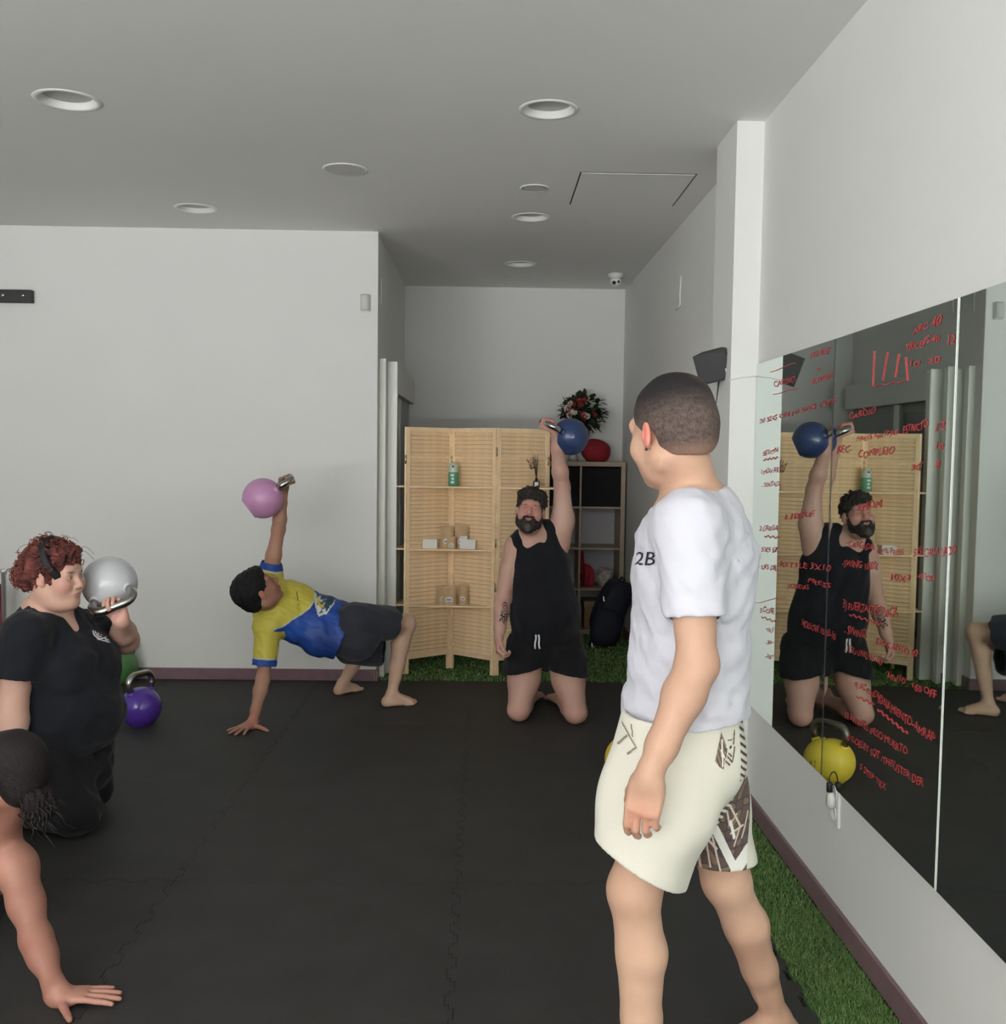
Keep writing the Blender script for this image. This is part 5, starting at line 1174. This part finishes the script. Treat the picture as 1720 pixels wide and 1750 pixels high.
# ================================================================== PERSON 3: man doing a get-up bridge in yellow and blue shirt
pG = person(-.9, 5.85, 'dark-haired man in yellow and blue shirt bridging on one hand with raised arm')
if 1:
    skin = (176, 132, 112)
    H = Fr(A(441, 1010, 5.60), (.62, .34, .66), (-.70, -.42, .52), 1.06)
    neck = A(457, 1026, 5.74); shU = A(461, 985, 5.95); shD = A(458, 1072, 5.70)
    chest = A(497, 1042, 5.85); belly = A(553, 1068, 5.88); pelv = A(602, 1080, 5.90)
    elU = A(478, 903, 5.93); wrU = A(484, 843, 5.88); elD = A(450, 1160, 5.67); wrD = A(433, 1231, 5.62)
    elU = A(476, 905, 5.93)
    kn1 = A(694, 1066, 6.14); an1 = A(671, 1182, 6.12); hip1 = A(607, 1063, 5.86)
    hip2 = A(606, 1098, 5.98); kn2 = A(636, 1082, 6.34); an2 = A(586, 1168, 6.42)
    up = nrm(shU-shD)
    torso = [seg(shU-up*.02, shD+up*.02, .065, .068, .05), seg(lerp(neck, chest, .4), chest, .10, .112, .05, side=up, fa=1.5, fb=1.42), seg(chest, belly, .112, .108, .05, side=up, fa=1.42, fb=1.35), seg(belly, pelv, .108, .11, .05, side=up, fa=1.35, fb=1.35)]
    neckp = [seg(H.p(0, -.02, -.05), neck, .055, .058, .03), seg(neck, lerp(shU, shD, .5), .058, .07, .04)]
    toe1 = np.array((.30, .11)); toe2 = np.array((.19, .22))
    fD = nrm((-.30, -.75, -.25)); 
    body = [Grp(head_prims(H)+neckp, .02), Grp(ear_prims(H, 1), .006), Grp(ear_prims(H, -1), .006), Grp(torso, .03), Grp(arm_prims(shU, elU, wrU, .95, 1.0), .03), Grp(arm_prims(shD, elD, wrD, .95, 1.0), .03),
            Grp(leg_prims(hip1, kn1, an1, (-1, .1, 0), 1., 1.), .02), Grp(leg_prims(hip2, kn2, an2, (-.6, .4, 0), .98, .98), .02)]
    w2 = np.array((wrD[0], wrD[1], .035))
    body += [Grp([seg(wrD, w2, .026, .027, .02)], .02)]
    hg = hand_groups(w2+np.array((0, 0, -.010)), (-.42, -.9, -.05), (0, 0, -1), (.9, -.42, 0), 1.05, curl=(.06, .03, .03), spread=.26, thumb=nrm((.85, -.45, -.1)), thumb_curl=(.1, .05))
    body += hg
    fU = nrm((.05, -.05, 1)); nU = nrm((.75, -.35, .15))
    body += grip(wrU, fU, nU, (-.3, -1, 0), 1.06, .97)
    body += foot_group(an1, toe1, 0, 1.0, 1)+foot_group(an2, toe2, 0, .97, -1)
    def colG(P):
        C_ = mottled(P, skin, .05, 20, 5); L_ = H.loc(P)
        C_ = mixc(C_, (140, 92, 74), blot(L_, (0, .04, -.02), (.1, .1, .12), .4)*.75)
        for s in (-1, 1): C_ = mixc(C_, (178, 106, 88), blot(L_, (s*.084, -.008, -.004), (.018, .03, .036), .4)*.7); C_ = mixc(C_, (34, 26, 24), blot(L_, (s*.032, .09, .019), (.022, .02, .006), .8)*.9)
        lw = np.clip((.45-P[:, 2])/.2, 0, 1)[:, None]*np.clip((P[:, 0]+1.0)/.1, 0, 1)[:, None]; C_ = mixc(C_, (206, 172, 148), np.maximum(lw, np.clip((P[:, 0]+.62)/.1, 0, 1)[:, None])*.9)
        C_ = mixc(C_, (104, 72, 62), blot(P, wrU+fU*.07, (.09, .09, .09))*.75)
        C_ = mixc(C_, (186, 118, 98), blot(P, w2, (.16, .16, .08))*.5)
        return C_
    sdf_part('body', body, .0045, 'skin', pG, colG); eyes(H, pG)
    hair = [Grp([H.e((0, -.022, .042), (.084, .106, .094)), H.e((0, .05, .085), (.06, .045, .03), .02), H.e((0, -.06, -.02), (.068, .055, .06), .03), H.e((0, .118, -.028), (.09, .07, .082), .008, '-'), H.e((0, .03, -.090), (.12, .085, .060), .01, '-'), H.e((.088, .002, -.02), (.03, .028, .034), .008, '-'), H.e((-.088, .002, -.02), (.03, .028, .034), .008, '-')], .01, folds(46, .0022, 240, n=6))]
    sdf_part('hair', hair, .004, 'hair_mat', pG, lambda P: L3((25, 23, 27))[None]*(1+.3*np.clip(folds(7, 1, 150, n=5)(P[:, 0], P[:, 1], P[:, 2]), -1.2, 1.8))[:, None])
    ax_ = nrm(pelv-chest)
    tee = [seg(shU-up*.01, shD+up*.01, .078, .080, .05), seg(lerp(neck, chest, .35), chest, .112, .130, .05, side=up, fa=1.45, fb=1.35), seg(chest, belly+np.array((0, 0, -.01)), .130, .134, .05, side=up, fa=1.35, fb=1.36), seg(belly+np.array((0, 0, -.01)), pelv+ax_*.05, .134, .140, .05, side=up, fa=1.36, fb=1.30)]
    nh = seg(H.p(0, -.01, -.03), neck+np.array((.02, 0, 0)), .07, .066, .01); nh.op = 'hole'; nh.k = .01
    gf = folds(61, .0042, 50, (1, 1, 1), 5); gf2 = folds(62, .0020, 110, (1, 1, 1.4), 4)
    gff = lambda X, Y, Z: gf(X, Y, Z)+gf2(X, Y, Z)
    aU = nrm(elU-shU); cU = lerp(shU, elU, .30); aD = nrm(elD-shD); cD = lerp(shD, elD, .74)
    g = [Grp(tee+[plane(A(590, 1080, 5.8), ax_, .004), nh], .02, gff), Grp([seg(shU, cU+aU*.05, .068, .060, .03, cut=(cU, aU))], .03, gf2), Grp([seg(shD, cD+aD*.05, .070, .068, .03, cut=(cD, aD))], .04, gf2)]
    def tcol(P):
        C_ = mottled(P, (204, 190, 78), .05, 14)
        w0 = chest+ax_*.065; n_ = nrm(ax_+np.array((0, 0, -.20))); dd = (P-w0)@n_; up_ = (P-w0)@up; dd = dd+ .9*up_**2*2.0-.02 + .35*np.maximum(0, -up_-.05)
        blue = np.clip(dd/.006, 0, 1)[:, None]; edge = np.clip(1-np.abs(dd)/.007, 0, 1)[:, None]
        yk = np.ones_like(dd)
        for q, a_, c_ in ((shU, aU, cU), (shD, aD, cD)):
            t_ = (P-c_)@a_; near = (np.linalg.norm(np.cross(P-c_, a_), axis=1) < .10) & (t_ > -.2)
            blue = np.where(near[:, None], np.clip((t_+.040)/.004, 0, 1)[:, None], blue); edge = np.where(near[:, None], np.clip(1-np.abs(t_+.043)/.006, 0, 1)[:, None], edge)
        C_ = C_*(1-blue)+mottled(P, (34, 72, 152), .25, 18, 9)*blue; C_ = C_*(1-edge)+L3((206, 214, 212))[None]*edge
        col = np.linalg.norm(P-(neck+np.array((.02, 0, 0))), axis=1); return C_
    tee_o = sdf_part('sports_shirt', g, .0050, 'shiny_cloth', pG, tcol, shell=.011, it=2)
    bvt = bvh_of([tee_o])
    # chest badge: pale shield with dark green and yellow figure
    def badge(u, v):
        sh2 = [(.08, .95), (.5, 1), (.92, .95), (.95, .55), (.75, .2), (.5, .0), (.25, .2), (.05, .55)]
        if not inpoly(u, v, sh2): return None
        inn = inpoly((u-.5)*1.22+.5, (v-.5)*1.18+.5, sh2)
        if not inn: return (204, 206, 200)
        r_ = math.hypot((u-.46), (v-.66)*1.1)
        if .14 < r_ < .24 and not (u > .5 and v < .62): return (206, 182, 70)
        if v < .55 and abs(u-.5-(v-.3)*.4) < .20: return (48, 78, 82)
        if sdist(u, v, (.35, .35), (.6, .75)) < .05: return (60, 92, 70)
        if v > .8 and .55 < u < .8: return (226, 226, 222)
        return (196, 202, 196) if math.sin(u*21)*math.sin(v*17) > -.1 else (38, 70, 120)
    c0 = A(545, 1037, 5.6); rr = nrm(up*1.0+np.array((.0, 0, 0))); uu = nrm(-ax_)
    decal('badge', tee_o, bvt, c0, nrm(np.array((-.35, 0, .94))*-1), nrm(np.array((-.94, 0, -.35)))*1., .155, .115, 44, 34, lambda u, v: badge(u, 1-v) if False else badge(u, v), 'print', .0015, inward=(0, 1, 0))
    b = bmesh.new(); pts_ = []
    for x, y in ((485, 1028), (488, 1038), (491, 1050)):
        h_ = bvt.ray_cast(Vector(A(x, y, 5.4)), Vector((0, 1, 0)), 1.); pts_.append((h_[0] if h_[0] else Vector(A(x, y, 5.7)))-Vector((0, .002, 0)))
    tube(b, pts_, .0022, 5); part('placket', b, 'dark_grey', tee_o)
    # dark shorts with cargo-like folds
    sf = folds(63, .0035, 55, (1, 1, 1), 4)
    e1 = lerp(hip1, kn1, .70); a1 = nrm(kn1-hip1)
    e2 = lerp(hip2, kn2, .8); a2 = nrm(kn2-hip2)
    g = [Grp([seg(pelv-ax_*.06, pelv+ax_*.04, .125, .132, .05, side=up, fa=1.32, fb=1.3)], .03, sf), Grp([seg(hip1, e1+a1*.05, .118, .098, .04, cut=(e1, nrm(a1+np.array((0, 0, -.12)))))], .03, sf),
         Grp([seg(hip2+np.array((-.02, 0, -.02)), A(645, 1112, 6.1), .110, .095, .04, cut=(A(657, 1110, 6.1), (1, 0, -.05)))], .03, sf)]
    sdf_part('shorts', g, .0055, 'cloth', pG, lambda P: mottled(P, (52, 54, 62), .06, 14), shell=.011, it=2)
    barG = wrU+fU*.072+nU*.031
held_bell(Vector(A(442, 857, 5.82)), Vector(barG), (-.1, 1, .1), 1.11, (198, 144, 186), 'pink kettlebell held up by the bridging man', roughness=.4)

# ================================================================== PERSON 4: red-haired woman in black, kneeling, silver kettlebell racked
pW = person(-1.75, 4.2, 'woman with curly red hair and black T-shirt kneeling with silver kettlebell racked')
if 1:
    skin = (206, 164, 146)
    fwd = nrm((.93, -.34, 0)); rt = nrm(np.cross(fwd, (0, 0, 1)))   # her right hand side (towards camera)
    H = Fr(A(97, 984, 4.08), (.95, -.26, -.02), (.02, 0, 1), 1.04)
    neck = A(80, 1052, 4.16); chest = A(105, 1130, 4.17); belly = A(112, 1215, 4.17); pelv = A(108, 1290, 4.20)
    shR = A(42, 1090, 3.98); elR = A(22, 1205, 3.93); wrR = A(26, 1300, 3.84)
    shL = A(142, 1078, 4.42); elL = A(214, 1094, 4.42); wrL = A(207, 1060, 4.17)
    hipR = A(88, 1312, 4.06); hipL = A(118, 1308, 4.30); knR = np.array(atz(128, 1392, .085)); knL = np.array(atz(150, 1350, .085))
    anR = knR+np.array((-.36, .10, -.03)); anL = knL+np.array((-.36, .10, -.03))
    side = -rt
    torso = [seg(neck, chest, .10, .13, .05, side=side, fa=1.2, fb=1.35), seg(chest, belly, .14, .15, .05, side=side, fa=1.2, fb=1.15), seg(belly, pelv, .15, .145, .05, side=side, fa=1.15, fb=1.15), seg(lerp(neck, shR, .8), lerp(neck, shL, .8), .075, .075, .05)]
    neckp = [seg(H.p(0, -.03, -.05), neck+np.array((.0, 0, .0)), .066, .080, .03), seg(neck, lerp(neck, shR, .7), .07, .065, .04), seg(neck, lerp(neck, shL, .7), .07, .06, .04), ell(lerp(neck, chest, .35)+fwd*.06, (.07, .07, .06), None, .04)]
    fWl = nrm((-.10, -.25, 1)); 
    body = [Grp(head_prims(H, fat=1.0, jaw=1.08)+neckp, .02), Grp(ear_prims(H, 1), .006), Grp(ear_prims(H, -1), .006), Grp(torso, .03), Grp(arm_prims(shR, elR, wrR, 1., 1.36), .03),
            Grp([seg(shL, elL, .068, .052, .03), ell(elL, (.050, .050, .050), None, .03), seg(elL, lerp(elL, wrL, .4), .051, .049, .03), seg(lerp(elL, wrL, .4), wrL, .049, .034, .03)], .03),
            Grp(leg_prims(hipR, knR, anR, (0, 0, 1), 1.0, 1.1), .02), Grp(leg_prims(hipL, knL, anL, (0, 0, 1), 1.0, 1.1), .02)]
    bdir = nrm((.98, -.2, .08))
    fW = nrm((-.22, -.05, 1)); nW = nrm((-.1, -1, .02)); body += grip(wrL, fW, nW, (-1, 0, 0), 1.0, .97); barW = Vector(wrL+fW*.071+nW*.031)
    body += hand_groups(wrR, nrm((.25, -.2, -1)), (0, 1, 0), (1, 0, 0), .95, curl=(.5, .6, .4), spread=.03)
    for a_, b_ in ((anR, .02), (anL, .02)):
        d = nrm((-1, .25, 0)); body.append(Grp([seg(a_, a_+d*.17+np.array((0, 0, -.02)), .036, .022, .02, side=rt, fa=1, fb=1.6), plane((0, 0, .002), (0, 0, -1), .003)], .02))
    def colW(P):
        C_ = mottled(P, skin, .04, 20, 6); L_ = H.loc(P)
        for s in (-1, 1):
            C_ = mixc(C_, (212, 128, 122), blot(L_, (s*.05, .062, -.030), (.034, .04, .03), .8)*.8); C_ = mixc(C_, (84, 58, 50), blot(L_, (s*.032, .09, .021), (.024, .02, .0055), .7)*.9)
            C_ = mixc(C_, (92, 66, 60), blot(L_, (s*.031, .089, .0085), (.017, .014, .0035), .8)*.9); C_ = mixc(C_, (216, 150, 136), blot(L_, (s*.084, -.008, -.004), (.018, .03, .036), .4)*.6)
        C_ = mixc(C_, (184, 118, 110), blot(L_, (0, .1, -.066), (.026, .02, .011))*.8); C_ = mixc(C_, (214, 158, 146), blot(P, wrL+np.array((0, 0, .06)), (.09, .09, .09))*.8)
        return C_
    sdf_part('body', body, .0042, 'skin', pW, colW); eyes(H, pW)
    hair = [Grp([H.e((0, -.03, .045), (.094, .112, .094)), H.e((0, -.10, -.005), (.085, .072, .062), .04), H.e((0, .035, .092), (.065, .05, .028), .03), H.e((.0, .0, -.01), (.084, .05, .035), .03), H.e((0, .118, -.02), (.10, .064, .085), .01, '-'), H.e((0, .035, -.100), (.13, .095, .062), .01, '-'), H.e((.088, -.0, -.02), (.03, .024, .032), .008, '-'), H.e((-.088, -.0, -.02), (.03, .024, .032), .008, '-')], .01, folds(47, .0075, 170, n=7))]
    rc = lambda P: L3((98, 52, 46))[None]*(1+.55*np.clip(folds(11, 1, 110, n=5)(P[:, 0], P[:, 1], P[:, 2]), -1.3, 1.8))[:, None]
    ho = sdf_part('hair', hair, .0042, 'hair_mat', pW, rc)
    cb = bmesh.new(); rs = np.random.RandomState(18)
    for i in range(430):
        a = rs.uniform(-PI, PI); e_ = rs.uniform(-.55, 1.45)
        if rs.rand() < .4: c = V3(math.cos(a)*math.cos(e_)*.082, -.105+math.sin(a)*math.cos(e_)*.07, -.008+math.sin(e_)*.06)
        else: c = V3(math.cos(a)*math.cos(e_)*.096, -.03+math.sin(a)*math.cos(e_)*.114, .045+math.sin(e_)*.098)
        if c[1] > .045 and c[2] < .075: continue
        if c[1] > -.02 and c[2] < .01: continue
        if c[2] < -.06: continue
        P_ = []; r0 = rs.uniform(.006, .012); ax = nrm(rs.normal(0, 1, 3)); e1 = nrm(np.cross(ax, (.3, .8, .5))); e2 = np.cross(ax, e1); n_ = rs.randint(9, 16)
        for k in range(n_): t_ = k*.62; P_.append(H.p(c+e1*math.cos(t_)*r0+e2*math.sin(t_)*r0+ax*k*.0022))
        tube(cb, P_, .0017, 4)
    for i in range(18):   # flyaway strands
        a = rs.uniform(.2, 2.6); c = V3(rs.uniform(-.04, .04), math.cos(a)*.11-.01, .06+math.sin(a)*.09); d = nrm(V3(rs.normal(0, .4), math.cos(a)+.3, math.sin(a)*.6)); P_ = [H.p(c+d*k*.007+V3(0, 0, -.0008*k*k)+nrm(V3(.3, 1, .2))*math.sin(k*.9)*.003) for k in range(8)]; tube(cb, P_, .0009, 3)
    mat('red_hair', (118, 60, 50), .5, noise=.4, nscale=26); c_ = link('hair_curls', bm_mesh(cb, 'curls'), 'red_hair', ho, True); c_['kind'] = 'stuff'
    mat('band_black', (22, 22, 24), .7)
    band = [Grp([H.e((0, -.026, .048), (.1035, .131, .107))]+[plane(H.p(0, .036, .06), H.d(0, 1, .55), .0), plane(H.p(0, .008, .06), H.d(0, -1, -.55), .0), H.e((0, .035, -.090), (.14, .12, .062), .01, '-')], 0)]
    sdf_part('headband', band, .0035, 'band_black', pW, None)
    tee = [seg(neck+np.array((0, 0, -.04)), chest, .12, .155, .05, side=side, fa=1.25, fb=1.30), seg(chest, belly, .165, .185, .06, side=side, fa=1.22, fb=1.18), seg(belly, pelv+np.array((0, 0, .01)), .185, .188, .05, side=side, fa=1.18, fb=1.15),
           ell(chest+fwd*.105+rt*.07+np.array((0, 0, -.01)), (.105, .105, .10), None, .05), ell(chest+fwd*.105-rt*.08+np.array((0, 0, -.01)), (.105, .105, .10), None, .05), ell(belly+fwd*.04, (.20, .20, .15), None, .06),
           seg(lerp(neck, shR, .3), shR, .085, .092, .05), seg(lerp(neck, shL, .3), shL, .085, .085, .05)]
    nh = seg(H.p(0, -.02, -.04), neck+fwd*.03+np.array((0, 0, .0)), .078, .080, .01); nh.op = 'hole'; nh.k = .01
    vn = seg(neck+fwd*.09+np.array((0, 0, .04)), neck+fwd*.135+np.array((0, 0, -.045)), .045, .014, .01); vn.op = 'hole'; vn.k = .01
    wf_ = folds(71, .0065, 38, (1, 1, 1), 5); wf2_ = folds(72, .0022, 95, (1, 1, 1), 4)
    wff = lambda X, Y, Z: wf_(X, Y, Z)+wf2_(X, Y, Z)
    aR = nrm(elR-shR); cR = lerp(shR, elR, .62); aL = nrm(elL-shL); cL = lerp(shL, elL, .72)
    g = [Grp(tee+[plane(A(110, 1288, 4.1), (.05, 0, -1), .004), nh, vn], .02, wff), Grp([seg(shR, cR+aR*.05, .092, .098, .04, cut=(cR, aR))], .04, wf2_), Grp([seg(shL, cL+aL*.05, .085, .085, .04, cut=(cL, aL))], .04, wf2_)]
    tw = sdf_part('t_shirt', g, .0052, 'cloth', pW, lambda P: mottled(P, (28, 30, 36), .05, 12), shell=.012, it=3)
    bw = bvh_of([tw])
    def emb(u, v):
        r = math.hypot((u-.42)*1.0, (v-.58)*1.0)
        if .34 < r < .41: return (222, 222, 224)
        if r <= .34:
            if .24 < r < .30 and not (u > .5 and v < .5): return (214, 214, 218)
            if r < .20 and math.sin(u*44)*math.cos(v*30) > -.1: return (214, 214, 218)
            return None
        if math.hypot(u-.80, v-.28) < .15: return None if math.hypot(u-.78, v-.30) < .06 else (222, 222, 224)
        if sdist(u, v, (.3, .15), (.95, .07)) < .025: return (222, 222, 224)
        return None
    decal('chest_emblem', tw, bw, A(174, 1083, 3.9), nrm((1, 0, -.18)), nrm((.18, 0, 1)), .082, .072, 44, 38, emb, 'print', .0015, inward=nrm(A(180, 1083, 4.2)-np.array((0, 0, CAMZ))))
    # loose black trousers
    pf = folds(73, .0075, 45, (1, 1, 1), 5)
    g = [Grp([seg(pelv+np.array((0, 0, .05)), pelv+np.array((0, 0, -.04)), .180, .185, .05, side=side, fa=1.15, fb=1.15), plane(A(110, 1281, 4.1), (0, 0, 1), .003)], .03, pf),
         Grp([seg(hipR, knR+np.array((.0, 0, .015)), .140, .092, .05), seg(knR+np.array((0, .0, .015)), lerp(knR, anR, 1.0)+np.array((0, 0, .02)), .090, .075, .04), plane((0, 0, .003), (0, 0, -1), .01)], .05, pf),
         Grp([seg(hipL, knL+np.array((.0, 0, .015)), .140, .092, .05), seg(knL+np.array((0, .0, .015)), lerp(knL, anL, 1.0)+np.array((0, 0, .02)), .090, .075, .04), plane((0, 0, .003), (0, 0, -1), .01)], .05, pf)]
    sdf_part('trousers', g, .0055, 'cloth', pW, lambda P: mottled(P, (25, 25, 28), .06, 12), it=3)
mat('silver_paint', (196, 198, 202), .3, metal=.55)
held_bell(Vector(A(187, 996, 4.28)), barW, (.98, -.2, .12), 1.08, (204, 206, 210), 'silver kettlebell held at the shoulder by the red-haired woman', roughness=.26)

# ================================================================== PERSON 5: foreground woman at the lower left, propped on one arm
pF = person(-1.55, 3.05, 'dark-haired woman in foreground at lower left, leaning on one straight bare arm')
if 1:
    skin = (160, 112, 96)
    H = Fr(A(14, 1322, 2.93), (-.90, .36, .10), (.05, -.05, 1), 1.04)
    neck = A(-2, 1425, 3.02); sh = A(28, 1482, 2.99); el = A(62, 1605, 2.89); wr = A(100, 1704, 2.78)
    shB = A(-110, 1440, 3.22); chest = A(-60, 1515, 3.13); pelv = np.array((-2.15, 3.35, .30)); 
    ax_ = nrm(pelv-chest); up = nrm(shB-sh)
    torso = [seg(sh+up*.03, shB-up*.02, .056, .058, .05), seg(lerp(neck, chest, .5), chest, .08, .095, .05, side=up, fa=1.4, fb=1.35), seg(chest, lerp(chest, pelv, .6), .095, .085, .05, side=up, fa=1.35, fb=1.3), seg(lerp(chest, pelv, .6), pelv, .085, .11, .05, side=up, fa=1.3, fb=1.35)]
    neckp = [seg(H.p(0, -.03, -.05), neck, .050, .055, .03), seg(neck, lerp(neck, sh, .6), .05, .042, .04)]
    elB = shB+np.array((-.10, .06, .26)); wrB = elB+np.array((-.02, .02, .24))
    k1 = pelv+np.array((-.30, -.10, .12)); a1 = np.array((k1[0]-.10, k1[1]-.05, .09)); k2 = pelv+np.array((-.35, .18, -.10)); a2 = np.array((k2[0]-.38, k2[1]+.05, .07))
    w2 = np.array((wr[0], wr[1], .036))
    body = [Grp(head_prims(H)+neckp, .02), Grp(ear_prims(H, 1), .006), Grp(ear_prims(H, -1), .006), Grp(torso, .03),
            Grp([ell(sh, (.059, .057, .059), None, .04), seg(sh, lerp(sh, el, .5), .052, .046, .04), seg(lerp(sh, el, .5), el, .046, .038, .04), ell(el, (.037, .037, .037), None, .03), seg(el, lerp(el, wr, .3), .038, .038, .03), seg(lerp(el, wr, .3), lerp(el, wr, .8), .038, .027, .03), seg(lerp(el, wr, .8), wr, .029, .027, .02), seg(wr, w2, .027, .027, .02)], .03),
            Grp(arm_prims(shB, elB, wrB, .95, .95), .03), Grp(leg_prims(pelv+np.array((-.02, -.06, .02)), k1, a1, (-1, 0, 0), .9, 1), .03), Grp(leg_prims(pelv+np.array((-.02, .08, -.02)), k2, a2, (0, 0, 1), .9, 1), .03)]
    body += hand_groups(w2+np.array((-.008, 0, -.012)), (.98, .10, -.03), (0, 0, -1), (.1, -1, 0), 1.0, curl=(.05, .04, .03), spread=.11, thumb=nrm((.55, -.8, -.08)), thumb_curl=(.05, .05))
    body += hand_groups(wrB, (0, 0, 1), (0, -1, 0), (1, 0, 0), .95, curl=(1.1, 1.2, .9))
    body += foot_group(a1, (-1, -.2), 0, .9, 1)+foot_group(a2, (-1, .2), 0, .9, -1)
    def colF(P):
        C_ = mottled(P, skin, .05, 18, 8); L_ = H.loc(P)
        for s in (-1, 1): C_ = mixc(C_, (214, 136, 124), blot(L_, (s*.084, -.008, -.004), (.018, .03, .036), .4)*.8)
        C_ = mixc(C_, (214, 158, 138), blot(P, sh+np.array((-.02, -.05, .02)), (.06, .06, .06), .9)*.5); C_ = mixc(C_, (204, 150, 134), blot(P, w2+np.array((.1, 0, 0)), (.13, .1, .08))*.5)
        C_ = mixc(C_, (150, 92, 74), blot(P, el+np.array((0, -.04, .0)), (.03, .03, .03))*.4); return C_
    bo = sdf_part('body', body, .0042, 'skin', pF, colF); eyes(H, pF)
    hair = [Grp([H.e((0, -.020, .040), (.081, .101, .090)), H.e((0, -.06, -.02), (.065, .055, .06), .03), H.e((0, .115, -.02), (.09, .072, .085), .010, '-'), H.e((0, .03, -.095), (.12, .085, .065), .01, '-'), H.e((.088, -.0, -.02), (.03, .026, .036), .008, '-'), H.e((-.088, -.0, -.02), (.03, .026, .036), .008, '-')], .01, folds(48, .0012, 60))]
    hl = lambda P: L3((32, 26, 26))[None]*(1+.25*np.clip(np.sin(H.loc(P)[:, 0]*500+H.loc(P)[:, 2]*220+3*np.sin(P[:, 2]*60)), -1, 1))[:, None]
    ho = sdf_part('hair', hair, .004, 'hair_mat', pF, hl)
    cb = bmesh.new(); rs = np.random.RandomState(28); b0 = V3(.0, -.095, -.045)
    for i in range(70):   # low gathered wavy ponytail
        o_ = rs.normal(0, 1, 3)*np.array((.017, .014, .014)); ph = rs.uniform(0, 1.6); L_ = rs.uniform(.045, .085); P_ = []
        for k in range(10):
            t_ = k/9; P_.append(H.p(b0+o_*(1+.9*t_)+V3(.012*math.sin(ph+t_*7)*t_, -.045*t_+.012*math.sin(ph+t_*8), -L_*t_*.85)))
        tube(cb, P_, [.0024*(1-.6*k/9) for k in range(10)], 4)
    bun = [Grp([H.e((0, -.105, -.050), (.046, .036, .040)), H.e((.012, -.125, -.075), (.034, .030, .034), .02)], .01, folds(91, .0040, 200, (2.2, 1, 1), n=6))]
    sdf_part('hair_bun', bun, .0035, 'hair_mat', pF, hl)
    mat('dark_hair2', (34, 28, 27), .42, noise=.3, nscale=30); c_ = link('ponytail', bm_mesh(cb, 'pony'), 'dark_hair2', ho, True); c_['kind'] = 'stuff'
    b = bmesh.new(); M = Matrix.Translation(Vector(H.p(b0+V3(0, .004, .008)))) @ Matrix(H.R.tolist()).to_4x4(); pts_ = [M @ Vector((.021*math.cos(a*PI/8), 0, .021*math.sin(a*PI/8))) for a in range(17)]; tube(b, pts_, .005, 8, caps=False); part('hair_tie', b, 'band_black', ho, True)
    tf = folds(81, .003, 20)
    tt = [seg(lerp(neck, chest, .55), chest, .088, .116, .05, side=up, fa=1.2, fb=1.42), seg(chest, lerp(chest, pelv, .6), .116, .100, .05, side=up, fa=1.36, fb=1.3), seg(lerp(chest, pelv, .6), pelv, .100, .125, .05, side=up, fa=1.3, fb=1.35), seg(neck+np.array((-.05, 0, -.03)), chest, .04, .09, .04)]
    ah = seg(sh+np.array((.05, -.12, .0)), sh+np.array((.04, .1, .0)), .078, .078, .01); ah.op = 'hole'; ah.k = .01
    sdf_part('tank_top', [Grp(tt+[ah], .02, tf)], .0055, 'cloth', pF, lambda P: mottled(P, (26, 26, 30), .06, 12), it=2)
    g = [Grp([seg(lerp(chest, pelv, .85), pelv, .125, .13, .05, side=up, fa=1.35, fb=1.35), plane(lerp(chest, pelv, .84), -ax_, .003)], .03), Grp(leg_prims(pelv+np.array((-.02, -.06, .02)), k1, lerp(k1, a1, .85), (-1, 0, 0), .9, 1.12), .03), Grp(leg_prims(pelv+np.array((-.02, .08, -.02)), k2, lerp(k2, a2, .85), (0, 0, 1), .9, 1.12), .03)]
    sdf_part('leggings', g, .0060, 'cloth', pF, lambda P: mottled(P, (30, 30, 36), .05, 12), it=2)
    b = bmesh.new(); bvf = bvh_of([bo]); pts_ = []
    for x, y in ((-8, 1432), (2, 1420), (12, 1410), (20, 1402)):
        o_ = Vector(A(x, y, 2.6)); h_ = bvf.ray_cast(o_, Vector((0, 1, 0)), 1.); pts_.append((h_[0] if h_[0] else Vector(A(x, y, 2.95)))-Vector((0, .002, 0)))
    tube(b, pts_, .0028, 6); part('strap', b, 'band_black', pF, True)
